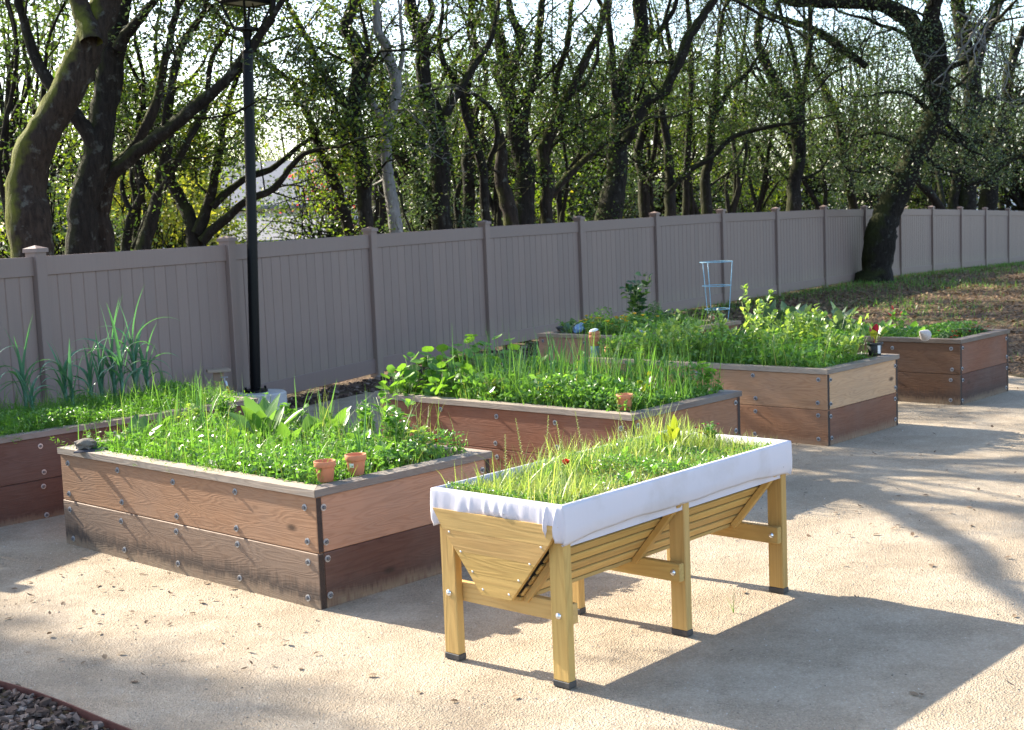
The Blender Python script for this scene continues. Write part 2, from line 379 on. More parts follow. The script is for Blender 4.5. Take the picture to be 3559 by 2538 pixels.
L_KALE = leaf_mat('broad_kale_leaves', (0.065, 0.16, 0.045), (0.12, 0.24, 0.05), 0.42, 0.36, spec=0.5)
L_NAST = leaf_mat('nasturtium_leaves', (0.07, 0.19, 0.035), (0.14, 0.28, 0.045), 0.45, 0.45)
L_PEA = leaf_mat('pea_leaves', (0.16, 0.28, 0.075), (0.30, 0.41, 0.13), 0.45, 0.34, spec=0.6)
L_DARK = leaf_mat('dark_shrubby_leaves', (0.025, 0.075, 0.030), (0.06, 0.13, 0.045), 0.3, 0.4)
L_CHARD = leaf_mat('chard_leaves', (0.09, 0.17, 0.025), (0.24, 0.27, 0.04), 0.4, 0.3, spec=0.6)
L_CHARDRED = leaf_mat('red_chard_leaves', (0.12, 0.01, 0.025), (0.22, 0.02, 0.04), 0.3, 0.2, (1.6, 0.8, 0.9), 0.7)
L_FYEL = leaf_mat('yellow_petals', (0.70, 0.42, 0.02), (0.80, 0.55, 0.03), 0.35, 0.5, (1.2, 1.1, 0.8))
L_FRED = leaf_mat('crimson_petals', (0.22, 0.008, 0.012), (0.42, 0.02, 0.015), 0.35, 0.5, (1.5, 0.9, 0.8))
L_STEM = leaf_mat('pale_green_stems', (0.16, 0.24, 0.07), (0.24, 0.30, 0.10), 0.2, 0.45)
L_SEED = leaf_mat('seed_stalks', (0.22, 0.26, 0.10), (0.34, 0.36, 0.16), 0.35, 0.5)
L_SAGE = leaf_mat('grey_green_rosettes', (0.07, 0.13, 0.075), (0.12, 0.19, 0.11), 0.3, 0.45)
L_LITTER = leaf_mat('dry_leaf_litter', (0.09, 0.055, 0.03), (0.30, 0.20, 0.12), 0.15, 0.7, (1.2, 1.1, 0.9), 0.2)
L_DRY = leaf_mat('dry_curled_leaves', (0.10, 0.06, 0.035), (0.24, 0.17, 0.11), 0.1, 0.7, (1.1, 1.0, 0.9), 0.2)

def chips():
    m = NT('bark_chips'); ge = m.t.nodes.new('ShaderNodeNewGeometry')
    c = m.ramp(ge.outputs['Random Per Island'], [(0.0, (0.035, 0.021, 0.015)), (0.5, (0.115, 0.072, 0.052)), (0.85, (0.20, 0.145, 0.115)), (1.0, (0.34, 0.27, 0.22))])
    n = m.noise(m.mapv(m.coord(), (60, 60, 60)), 1.0, 4); c = m.mix(n, m.mix(1.0, c, (0.6, 0.6, 0.6), 'MULTIPLY'), c)
    return m.done(m.pbr(c, 0.85, m.bump(n, 0.4, 0.004), spec=0.25))
M_CHIPS = chips()
def pebble():
    m = NT('loose_pebbles'); ge = m.t.nodes.new('ShaderNodeNewGeometry')
    c = m.ramp(ge.outputs['Random Per Island'], [(0.0, (0.16, 0.13, 0.10)), (0.5, (0.36, 0.30, 0.23)), (1.0, (0.55, 0.50, 0.43))])
    return m.done(m.pbr(c, 0.8, spec=0.3))
M_PEB = pebble()

def bark(name, c1, c2, moss=0.55, mosscol=(0.10, 0.125, 0.018), lichen=0.25):
    m = NT(name); co = m.coord()
    n1 = m.noise(m.mapv(co, (26, 26, 6)), 1.0, 6, 0.65); n2 = m.noise(co, 3.2, 4, 0.6); n3 = m.noise(co, 9.0, 5, 0.65)
    c = m.mix(m.ramp(n1, [(0.3, 0.0), (0.7, 1.0)]), c1, c2)
    c = m.mix(m.ramp(n3, [(0.58, 0.0), (0.68, lichen)]), c, (0.34, 0.36, 0.31))
    ge = m.t.nodes.new('ShaderNodeNewGeometry'); sx = m.n('SeparateXYZ', ge.outputs['Normal'])
    side = m.math('ADD', m.math('MULTIPLY', sx.outputs[0], -0.45), m.math('MULTIPLY', sx.outputs[2], 0.75))
    side = m.math('ADD', side, m.math('MULTIPLY', m.math('SUBTRACT', n2, 0.5), 1.6))
    mf = m.ramp(side, [(0.12, 0.0), (0.5, moss)])
    mc = m.mix(n1, tuple(x * 0.55 for x in mosscol), mosscol)
    c = m.mix(mf, c, mc)
    h = m.math('ADD', n1, m.math('MULTIPLY', n3, 0.5))
    return m.done(m.pbr(c, 0.92, m.bump(h, 0.9, 0.03), spec=0.15))
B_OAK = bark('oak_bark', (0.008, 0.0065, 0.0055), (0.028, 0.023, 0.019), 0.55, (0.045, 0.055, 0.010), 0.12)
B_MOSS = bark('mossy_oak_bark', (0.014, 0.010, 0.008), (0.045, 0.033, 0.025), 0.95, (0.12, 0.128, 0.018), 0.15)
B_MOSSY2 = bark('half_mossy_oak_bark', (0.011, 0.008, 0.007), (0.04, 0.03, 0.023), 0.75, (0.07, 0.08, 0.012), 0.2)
B_PALE = bark('pale_lichened_bark', (0.12, 0.115, 0.11), (0.26, 0.25, 0.245), 0.15, lichen=0.7)

def sand():
    m = NT('decomposed_granite'); co = m.coord()
    big = m.noise(co, 0.55, 4, 0.6); mid = m.noise(co, 3.4, 5, 0.62); gr = m.noise(co, 95, 3, 0.6); vo = m.n('TexVoronoi', co, Scale=120.0)
    v2 = m.n('TexVoronoi', co, Scale=34.0)
    c = m.mix(m.ramp(mid, [(0.3, 0.0), (0.7, 1.0)]), (0.335, 0.27, 0.187), (0.43, 0.355, 0.255))
    c = m.mix(m.ramp(big, [(0.35, 0.0), (0.7, 0.5)]), c, (0.33, 0.265, 0.19))
    pt = m.noise(co, 1.6, 6, 0.68)
    c = m.mix(m.ramp(pt, [(0.46, 0.0), (0.56, 0.5)]), c, (0.51, 0.43, 0.32)); c = m.mix(m.ramp(pt, [(0.30, 0.45), (0.42, 0.0)]), c, (0.27, 0.215, 0.155))
    c = m.mix(m.math('MULTIPLY', vo.outputs['Color'], 0.55), c, m.mix(1.0, c, (0.55, 0.52, 0.5), 'MULTIPLY'))
    c = m.mix(m.ramp(gr, [(0.55, 0.0), (0.75, 0.6)]), c, (0.60, 0.54, 0.45))
    c = m.mix(m.ramp(v2.outputs['Distance'], [(0.02, 0.3), (0.06, 0.0)]), c, (0.16, 0.12, 0.09))
    fp = m.noise(co, 11.0, 4, 0.6); g3 = m.n('TexVoronoi', co, Scale=70.0)
    c = m.mix(m.math('MULTIPLY', g3.outputs['Color'], 0.35), c, m.mix(1.0, c, (0.5, 0.47, 0.45), 'MULTIPLY'))
    h = m.math('ADD', m.math('MULTIPLY', vo.outputs['Distance'], 1.0), m.math('ADD', m.math('MULTIPLY', g3.outputs['Distance'], 0.6), m.math('ADD', gr, m.math('ADD', m.math('MULTIPLY', fp, 1.5), m.math('MULTIPLY', mid, 2.6)))))
    return m.done(m.pbr(c, 0.92, m.bump(h, 0.6, 0.010), spec=0.2))
M_SAND = sand()
def woodland():
    m = NT('leaf_littered_earth'); co = m.coord()
    a = m.noise(co, 0.5, 4); b = m.noise(co, 7.0, 5, 0.65); vo = m.n('TexVoronoi', co, Scale=22.0)
    c = m.mix(vo.outputs['Color'], (0.05, 0.034, 0.022), (0.17, 0.115, 0.075)); c = m.mix(m.ramp(b, [(0.4, 0.0), (0.7, 0.6)]), c, (0.045, 0.035, 0.025))
    c = m.mix(m.ramp(a, [(0.5, 0.0), (0.62, 0.5)]), c, (0.045, 0.075, 0.02))
    return m.done(m.pbr(c, 0.95, m.bump(m.math('ADD', b, vo.outputs['Distance']), 0.9, 0.03), spec=0.15))
M_WOODLAND = woodland()

# ------------------------------------------------------------------ the setting: terrain, court, edging
FX = np.array([-3.585, -2.578, -1.474, -.274, 1.006, 2.283, 3.624, 4.942, 6.293, 7.625, 8.964, 10.318, 11.683, 13.027, 14.389]) * 1.13
FY = np.array([10.47, 12.693, 14.868, 16.991, 19.073, 21.147, 23.19, 25.24, 27.275, 29.318, 31.357, 33.387, 35.41, 37.446, 39.47]) * 1.13
FT = CZ + (np.array([1.899, 1.90, 1.919, 1.934, 1.936, 1.945, 1.948, 1.928, 1.92, 1.88, 1.84, 1.788, 1.728, 1.668, 1.604]) - CZ) * 1.13
d0 = np.array([FX[0] - FX[1], FY[0] - FY[1]]); d1 = np.array([FX[-1] - FX[-2], FY[-1] - FY[-2]])
c0 = math.cos(0.035); s0 = math.sin(0.035)
d0b = np.array([d0[0] * c0 + d0[1] * s0, -d0[0] * s0 + d0[1] * c0])
FX = np.concatenate([[FX[0] + d0[0] + d0b[0], FX[0] + d0[0]], FX, [FX[-1] + d1[0], FX[-1] + 2 * d1[0]]])
FY = np.concatenate([[FY[0] + d0[1] + d0b[1], FY[0] + d0[1]], FY, [FY[-1] + d1[1], FY[-1] + 2 * d1[1]]])
FT = np.concatenate([[FT[0], FT[0]], FT, [FT[-1] - 0.07, FT[-1] - 0.14]])
FENCE_H = 1.84
FG = FT - FENCE_H
def fence_sd(x, y):
    """signed distance to the fence (positive on the garden side) and ground height there"""
    x = np.asarray(x, float); y = np.asarray(y, float); best = np.full(x.shape, 1e9); sd_ = np.zeros(x.shape); hz = np.zeros(x.shape)
    for i in range(len(FX) - 1):
        ax, ay, bx, by = FX[i], FY[i], FX[i + 1], FY[i + 1]; dx, dy = bx - ax, by - ay
        t = np.clip(((x - ax) * dx + (y - ay) * dy) / (dx * dx + dy * dy), 0, 1)
        px, py = x - ax - t * dx, y - ay - t * dy; d = np.hypot(px, py); cr = -(dx * py - dy * px)
        k = d < best; best = np.where(k, d, best); sd_ = np.where(k, np.sign(cr) * d, sd_); hz = np.where(k, FG[i] + t * (FG[i + 1] - FG[i]), hz)
    return sd_, hz
def ground_h(x, y):
    s_, hz = fence_sd(x, y); w = np.where(np.asarray(y) > 22, 7.0, 3.2)
    u = np.clip(1 - s_ / w, 0, 1); return hz * u * u * (3 - 2 * u)
gx = np.concatenate([np.linspace(-600, -24, 14), np.linspace(-20, 34, 136), np.linspace(38, 600, 14)])
gy = np.concatenate([np.linspace(-200, -6, 8), np.linspace(-3, 62, 163), np.linspace(66, 900, 16)])
XX, YY = np.meshgrid(gx, gy, indexing='ij'); ZZ = ground_h(XX, YY)
nx, ny = len(gx), len(gy)
ii, jj = np.meshgrid(np.arange(nx - 1), np.arange(ny - 1), indexing='ij'); k = (ii * ny + jj).ravel()
g = Geo(); g.add(np.stack([XX, YY, ZZ], -1).reshape(-1, 3), np.stack([k, k + ny, k + ny + 1, k + 1], -1))
tag(part('ground', g, M_WOODLAND, None, True), 'leaf littered earth around the garden and under the oaks', kind='structure')

EDGE = np.array([(3.0, -4.0), (0.6, 2.2), (-0.6, 4.3), (-1.15, 4.83), (-1.66, 5.30), (-1.98, 5.60), (-2.32, 5.87), (-3.3, 6.55), (-4.4, 7.25), (-5.6, 7.95)])
EDGE = smooth_path(EDGE, 6)
BACK = smooth_path(np.array([(-5.6, 8.6), (-4.9, 9.9), (-3.75, 12.1), (-2.5, 13.9), (-1.6, 15.3), (-0.4, 16.0), (1.0, 16.6), (2.6, 17.3), (4.2, 17.0), (5.3, 15.9), (5.5, 14.7), (6.6, 13.6), (9.5, 12.0), (14, 9.0), (20, 5.0)]), 6)
def sand_grid():
    # filled polygon between the edging and the back edge, triangulated by sweeping
    xs_ = np.linspace(-5.6, 20, 257); g = Geo(); V = []; m_ = 40
    for x in xs_:
        if x < 3.0: y0 = np.interp(x, EDGE[::-1, 0], EDGE[::-1, 1])
        else: y0 = -4.0
        # back edge is single valued in x except around 5.4, use the max
        y1 = np.interp(x, BACK[:, 0], BACK[:, 1]) + 0.06 * math.sin(x * 3.1) + 0.05 * math.sin(x * 7.7)
        for t in np.linspace(0, 1, m_):
            V.append((x, y0 + (y1 - y0) * t))
    V = np.array(V); z = ground_h(V[:, 0], V[:, 1]) + 0.012
    i, j = np.meshgrid(np.arange(len(xs_) - 1), np.arange(m_ - 1), indexing='ij'); k = (i * m_ + j).ravel()
    g.add(np.c_[V, z], np.stack([k, k + m_, k + m_ + 1, k + 1], -1)); return g
tag(part('gravel_court', sand_grid(), M_SAND, None, True), 'pale tan decomposed granite court under the raised beds', kind='structure')
def in_court(x, y):
    y0 = np.where(x < 3, np.interp(x, EDGE[::-1, 0], EDGE[::-1, 1]), -4.0); y1 = np.interp(x, BACK[:, 0], BACK[:, 1])
    return (y > y0) & (y < y1) & (x > -5.6) & (x < 20)
# steel edging
g = Geo(); P = EDGE[10:]; n = len(P); T = np.gradient(P, axis=0); T /= np.linalg.norm(T, axis=1, keepdims=True); Nn = np.c_[-T[:, 1], T[:, 0]]
V = []
for z in (-0.02, 0.035):
    for s in (-0.003, 0.003): V.append(np.c_[P + Nn * s, np.full(n, z)])
V = np.stack(V, 1).reshape(-1, 3); i = np.arange(n - 1)[:, None] * 4
F = np.concatenate([np.stack([i + a, i + b, i + 4 + b, i + 4 + a], -1).reshape(-1, 4) for a, b in ((2, 3), (0, 2), (3, 1))])
g.add(V, F)
tag(part('edging_strip', g, M_STEEL, None), 'thin rusty steel edging strip between gravel and bark mulch', 'edging')

def chip_field(g, P, smin, smax, flat=0.28):
    n = len(P); L = rnd(smin, smax, n); Wd = L * rnd(0.35, 0.7, n); Hh = L * rnd(0.12, flat, n)
    a = rnd(0, 2 * math.pi, n); tl = rng.normal(size=n) * 0.25; tb = rng.normal(size=n) * 0.25
    base = np.array([(-1, -.6, -1), (.9, -1, -1), (1, .7, -1), (-.8, 1, -1), (-.8, -.5, 1), (.7, -.8, 1), (.85, .5, 1), (-.7, .8, 1)]) / 2
    V = base[None] * np.stack([L, Wd, Hh], -1)[:, None, :]; V = V + rng.normal(size=V.shape) * (L * 0.06)[:, None, None]
    x, y, z = V[..., 0], V[..., 1], V[..., 2]
    z2 = z + x * np.tan(tl)[:, None] * 0.8 + y * np.tan(tb)[:, None]
    ca, sa = np.cos(a)[:, None], np.sin(a)[:, None]
    V = np.stack([x * ca - y * sa, x * sa + y * ca, z2], -1) + P[:, None, :]
    F = np.array([(0, 3, 2, 1), (4, 5, 6, 7), (0, 1, 5, 4), (1, 2, 6, 5), (2, 3, 7, 6), (3, 0, 4, 7)])
    g.add(V.reshape(-1, 3), (np.arange(n)[:, None, None] * 8 + F[None]).reshape(-1, 4)); return g
# bark mulch: corner beside the edging, and the strip in front of the fence
pts = np.c_[rnd(-4.2, 0.3, 60000), rnd(3.4, 7.4, 60000)]
e = np.interp(pts[:, 0], EDGE[::-1, 0], EDGE[::-1, 1]); pts = pts[(pts[:, 1] < e - 0.02) & (pts[:, 1] > e - 1.25)][:8500]
g = Geo(); chip_field(g, np.c_[pts, rnd(0.0, 0.028, len(pts))], 0.02, 0.055)
tag(part('bark_mulch', g, M_CHIPS, None), 'purplish brown bark chips inside the steel edging', 'mulch', kind='stuff')
pts = np.c_[rnd(-5.5, 5.5, 90000), rnd(9, 23, 90000)]; sdv, hz = fence_sd(pts[:, 0], pts[:, 1])
k = (sdv > 0.05) & ~in_court(pts[:, 0], pts[:, 1]) & (pts[:, 1] < 22); pts = pts[k][:6500]
g = Geo(); chip_field(g, np.c_[pts, ground_h(pts[:, 0], pts[:, 1]) + rnd(0, 0.02, len(pts))], 0.03, 0.10)
tag(part('bark_mulch', g, M_CHIPS, None), 'dark bark mulch strip along the foot of the fence', 'mulch', kind='stuff')
# loose pebbles and crumbs on the court
def court_points(n, x0, x1, y0, y1):
    p = np.c_[rnd(x0, x1, n), rnd(y0, y1, n)]; return p[in_court(p[:, 0], p[:, 1])]
p = np.vstack([court_points(5000, -4, 5, 4.3, 9.0), court_points(1200, -4, 7, 8, 15)])
g = Geo(); chip_field(g, np.c_[p, ground_h(p[:, 0], p[:, 1]) + 0.013], 0.003, 0.010, 0.8)
tag(part('loose_grit', g, M_PEB, None), 'coarse loose grit scattered over the gravel court', 'grit', kind='stuff')

# fallen leaves on the court
def curled_leaves(g, P, smin, smax, mi=0, segs=3):
    n = len(P); L = rnd(smin, smax, n); az = rnd(0, 6.28, n)
    blades(g, P, az, rnd(1.2, 1.75, n), L, L * rnd(0.4, 0.7, n), rnd(-1.1, 0.9, n), segs, 3, rnd(0.1, 0.8), 'oval', mi, 0.25); return g
p = np.vstack([court_points(90, -4, 4, 4.3, 9.5), court_points(260, -3, 7, 8, 15), court_points(1600, -3.6, -0.9, 5.8, 8.2)[:120], court_points(80, 1.2, 5, 6, 13)])
g = Geo(); curled_leaves(g, np.c_[p, ground_h(p[:, 0], p[:, 1]) + 0.014 + rnd(0.003, 0.012, len(p))], 0.018, 0.05)
tag(part('fallen_leaves', g, L_DRY, None), 'small dry brown oak leaves scattered on the gravel', 'leaves', kind='stuff')
# leaf litter over the far ground
p = np.c_[rnd(1.5, 24, 120000), rnd(12.5, 46, 120000)]; sdv, hz = fence_sd(p[:, 0], p[:, 1])
k = (sdv > 0.1) & ~in_court(p[:, 0], p[:, 1] + 0.0) & (p[:, 0] < 0.42 * p[:, 1] + 1.5); p = p[k]
p = p[rng.random(len(p)) < np.clip(1.25 - p[:, 1] / 55, 0.3, 1)][:22000]
g = Geo(); curled_leaves(g, np.c_[p, ground_h(p[:, 0], p[:, 1]) + rnd(0.005, 0.03, len(p))], 0.05, 0.11, 0, 2)
tag(part('leaf_litter', g, L_LITTER, None), 'brown oak leaf litter beyond the raised beds', 'leaf litter', kind='stuff')
# grass along the fence foot and by the oak
p = np.c_[rnd(2, 20, 160000), rnd(16, 47, 160000)]; sdv, hz = fence_sd(p[:, 0], p[:, 1])
dens = np.clip(1.0 - sdv / 1.1, 0, 1) * 0.8 + np.clip(1 - np.hypot((p[:, 0] - 7.3) / 3.2, (p[:, 1] - 31.2) / 3.2), 0, 1) * 0.5 + 0.02 + 0.22 * np.clip(np.sin(p[:, 0] * 1.1) * np.sin(p[:, 1] * 0.53 + 1), 0, 1)
k = (sdv > 0.06) & ~in_court(p[:, 0], p[:, 1]) & (p[:, 0] < 0.42 * p[:, 1] + 1.5) & (rng.random(len(p)) < dens); p = p[k][:26000]
g = Geo(); n = len(p)
blades(g, np.c_[p, ground_h(p[:, 0], p[:, 1]) - 0.01], rnd(0, 6.28, n), rnd(0.05, 0.5, n), rnd(0.06, 0.17, n), rnd(0.006, 0.014, n), rnd(0.1, 1.0, n), 2)
tag(part('grass', g, L_GRASS, None), 'short green grass along the fence foot and round the oak', 'grass', kind='stuff')

# ------------------------------------------------------------------ fence
fence = thing('vinyl_fence', 'long taupe vinyl privacy fence with capped posts', 'fence', (FX[0], FY[0], FG[0]))
fo = np.array([FX[0], FY[0], FG[0]])
PS = 0.127
pg = box_geo(PS, PS, FENCE_H - 0.03, 0.006); post_me = pg.mesh('post', M_VINYL)
cg = Geo(); prof = [(0.0, 0.030), (0.030, 0.024), (0.074, 0.004), (0.074, -0.022), (0.066, -0.022)]
V = []; F = []
for r_, z_ in [(0.002, 0.034), (0.074, 0.008), (0.076, -0.026), (0.064, -0.026)]:
    V += [(-r_, -r_, z_), (r_, -r_, z_), (r_, r_, z_), (-r_, r_, z_)]
for a in range(3):
    for b in range(4): F.append((a * 4 + b, (a + 1) * 4 + b, (a + 1) * 4 + (b + 1) % 4, a * 4 + (b + 1) % 4))
cg.add(V, F); cap_me = cg.mesh('post_cap', M_VINYL)
NB = 16
board_w = (2.757 - PS) / NB
bg_ = box_geo(board_w - 0.003, 0.022, 1.44, 0.008); board_me = bg_.mesh('board', M_VINYL)
for i in range(len(FX)):
    a_ = math.atan2(FY[min(i + 1, len(FX) - 1)] - FY[max(i - 1, 0)], FX[min(i + 1, len(FX) - 1)] - FX[max(i - 1, 0)])
    po = link('post', post_me, fence, np.array([FX[i], FY[i], FG[i] + (FENCE_H - 0.03) / 2]) - fo, (0, 0, a_))
    link('post_cap', cap_me, po, (0, 0, (FENCE_H - 0.03) / 2))
for i in range(len(FX) - 1):
    A = np.array([FX[i], FY[i], FG[i]]); B = np.array([FX[i + 1], FY[i + 1], FG[i + 1]]); d = B - A; Lh = math.hypot(d[0], d[1]); a_ = math.atan2(d[1], d[0]); sl = math.atan2(d[2], Lh)
    for nm, zc, hh in (('top_rail', 1.665, 0.165), ('bottom_rail', 0.14, 0.18)):
        gg = box_geo(Lh - PS + 0.01, 0.05, hh, 0.004)
        part(nm, gg, M_VINYL, fence, loc=(A + B) / 2 + np.array([0, 0, zc]) - fo, rot=(0, -sl, a_))
    for b in range(NB):
        t = (PS / 2 + board_w * (b + 0.5)) / Lh * (Lh / 2.757)
        link('board', board_me, fence, A + d * t + np.array([0, 0, 0.885]) - fo, (0, 0, a_))

# ------------------------------------------------------------------ raised beds
BH = 0.6275
wg = lathe([(0.0, 0.0035), (0.0185, 0.0035), (0.0185, 0.0)], 10); lathe([(0.0, 0.014), (0.0095, 0.014), (0.0105, 0.012), (0.0105, 0.003)], 6, wg, 1)
bolt_me = wg.mesh('bolt', [M_BOLT, M_NUT])
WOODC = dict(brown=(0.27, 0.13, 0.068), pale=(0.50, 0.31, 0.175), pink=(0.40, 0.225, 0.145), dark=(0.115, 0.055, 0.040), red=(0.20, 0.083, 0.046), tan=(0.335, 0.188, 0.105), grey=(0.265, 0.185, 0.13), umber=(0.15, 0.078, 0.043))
def board(parent, p0, p1, z0, z1, th, inset, color, mat, name='board'):
    """upright board whose outer face runs p0->p1; body lies on the left of that direction"""
    p0 = np.array(p0, float); p1 = np.array(p1, float); d = p1 - p0; L = np.linalg.norm(d); d /= L; nrm = np.array([-d[1], d[0]])
    g_ = box_geo(L, th, z1 - z0, 0.0035, endmi=1)
    c_ = (p0 + p1) / 2 + nrm * (th / 2 + inset)
    return part(name, g_, [mat, M_END], parent, loc=(c_[0], c_[1], (z0 + z1) / 2), rot=(0, 0, math.atan2(d[1], d[0])), color=color)
def make_bed(F, th, l, r, cols, label, st=(0.3, 0.3), mid=0.292, boltsL=(0.035, 0.27, 0.5, 0.73, 0.965), boltsR=(0.045, 0.955), capc=WOODC['grey'], capc2=None, proud=0.0):
    e = thing('raised_bed', label, 'raised bed', (F[0], F[1], 0.010), th - math.pi / 2, 'raised beds of redwood boards')
    T = 0.040
    up0, up1 = mid + 0.003, BH - 0.041
    lu, ll, ru, rl = cols
    # local frame: x along the right hand face, y along the left hand face
    board(e, (0, l), (0, 0), up0, up1, T, 0, lu, M_WOOD); board(e, (0, l), (0, 0), 0, mid, T, -proud, (*ll, st[0]), M_WOODLOW)
    board(e, (T, 0), (r - T, 0), up0, up1, T, 0.002, ru, M_WOOD); board(e, (T, 0), (r - T, 0), 0, mid, T, 0.002, (*rl, st[1]), M_WOODLOW)
    board(e, (r, 0), (r, l), up0, up1, T, 0, lu, M_WOOD); board(e, (r, 0), (r, l), 0, mid, T, 0, (*ll, 0.4), M_WOODLOW)
    board(e, (r - T, l), (T, l), up0, up1, T, 0.002, ru, M_WOOD); board(e, (r - T, l), (T, l), 0, mid, T, 0.002, (*rl, 0.4), M_WOODLOW)
    o, w = 0.012, 0.092
    O = [(-o, -o), (r + o, -o), (r + o, l + o), (-o, l + o)]; I = [(w, w), (r - w, w), (r - w, l - w), (w, l - w)]
    for q in range(4):
        a, b = np.array(O[q]), np.array(O[(q + 1) % 4]); c_, d = np.array(I[(q + 1) % 4]), np.array(I[q])
        dr = (b - a) / np.linalg.norm(b - a); an = math.atan2(dr[1], dr[0]); Rm = np.array([[math.cos(an), math.sin(an)], [-math.sin(an), math.cos(an)]])
        mid_ = (a + b + c_ + d) / 4; gap = dr * 0.0012
        poly = [Rm @ (p_ - mid_) for p_ in (a + gap, b - gap, c_ - gap, d + gap)]
        pg_ = prism(poly, -0.019, 0.019)
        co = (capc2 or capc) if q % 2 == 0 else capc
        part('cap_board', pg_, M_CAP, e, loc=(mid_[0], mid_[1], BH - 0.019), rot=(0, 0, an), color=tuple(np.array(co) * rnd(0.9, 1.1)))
    for t in boltsL:
        for z in (0.055, mid - 0.045, mid + 0.055, BH - 0.09):
            link('bolt', bolt_me, e, (-0.0005 - (proud if z < mid else 0), l * t + rnd(-.012, .012), z + rnd(-.012, .012)), (0, -math.pi / 2, 0))
    for t in boltsR:
        for z in (0.055, mid - 0.045, mid + 0.055, BH - 0.09):
            link('bolt', bolt_me, e, (r * t + rnd(-.008, .008), 0.0015, z + rnd(-.012, .012)), (math.pi / 2, 0, 0))
    # soil with a lumpy top
    nxs, nys = 26, 26; xs_ = np.linspace(0.041, r - 0.041, nxs); ys_ = np.linspace(0.041, l - 0.041, nys)
    X, Y = np.meshgrid(xs_, ys_, indexing='ij'); Z = 0.545 + 0.018 * np.sin(X * 9 + F[0]) * np.cos(Y * 8) + rng.normal(size=X.shape) * 0.007
    i, j = np.meshgrid(np.arange(nxs - 1), np.arange(nys - 1), indexing='ij'); k = (i * nys + j).ravel()
    gs = Geo(); gs.add(np.stack([X, Y, Z], -1).reshape(-1, 3), np.stack([k, k + nys, k + nys + 1, k + 1], -1))
    part('soil', gs, M_SOIL, e, True)
    a = np.array([math.cos(th), math.sin(th)]); b = np.array([math.sin(th), -math.cos(th)])
    e_ = dict(F=np.array(F), a=a, b=b, l=l, r=r, e=e); return e_
W_ = WOODC
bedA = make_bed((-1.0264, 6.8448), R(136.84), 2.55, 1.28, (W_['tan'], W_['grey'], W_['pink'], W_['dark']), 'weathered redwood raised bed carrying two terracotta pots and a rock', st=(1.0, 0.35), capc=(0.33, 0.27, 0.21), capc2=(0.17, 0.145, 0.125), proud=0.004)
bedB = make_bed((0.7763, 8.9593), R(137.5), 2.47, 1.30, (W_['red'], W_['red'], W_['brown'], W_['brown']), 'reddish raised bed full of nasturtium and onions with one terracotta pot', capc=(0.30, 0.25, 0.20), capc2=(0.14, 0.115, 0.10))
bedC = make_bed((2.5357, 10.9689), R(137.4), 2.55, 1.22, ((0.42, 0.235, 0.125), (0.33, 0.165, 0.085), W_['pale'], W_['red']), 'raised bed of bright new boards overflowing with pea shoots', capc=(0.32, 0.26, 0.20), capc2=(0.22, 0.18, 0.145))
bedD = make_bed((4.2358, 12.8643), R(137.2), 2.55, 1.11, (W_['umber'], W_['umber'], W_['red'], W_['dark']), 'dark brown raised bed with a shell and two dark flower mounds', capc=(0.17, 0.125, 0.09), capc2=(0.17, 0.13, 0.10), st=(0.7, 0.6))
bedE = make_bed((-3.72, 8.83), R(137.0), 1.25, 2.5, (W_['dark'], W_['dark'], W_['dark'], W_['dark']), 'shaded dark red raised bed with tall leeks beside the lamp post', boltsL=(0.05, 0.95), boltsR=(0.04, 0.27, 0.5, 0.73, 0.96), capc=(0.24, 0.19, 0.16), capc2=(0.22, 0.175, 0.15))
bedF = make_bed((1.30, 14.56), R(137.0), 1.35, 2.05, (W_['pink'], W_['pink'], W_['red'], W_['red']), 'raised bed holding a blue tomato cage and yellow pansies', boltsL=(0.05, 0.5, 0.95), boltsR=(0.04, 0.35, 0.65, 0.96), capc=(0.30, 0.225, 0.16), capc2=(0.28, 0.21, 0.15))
def to_bed(bed, q, m=0.07):
    d = np.array(q[:2]) - bed['F']; x = np.clip(d @ bed['b'], m, bed['r'] - m); y = np.clip(d @ bed['a'], m, bed['l'] - m); q2 = bed['F'] + bed['b'] * x + bed['a'] * y
    return (q2[0], q2[1], 0.545)
def bp(bed, u, v, z=0.55):
    """point in a bed: u along the right hand side (0..1), v along the left hand side (0..1)"""
    q = bed['F'] + bed['b'] * bed['r'] * u + bed['a'] * bed['l'] * v; return np.array([q[0], q[1], z])

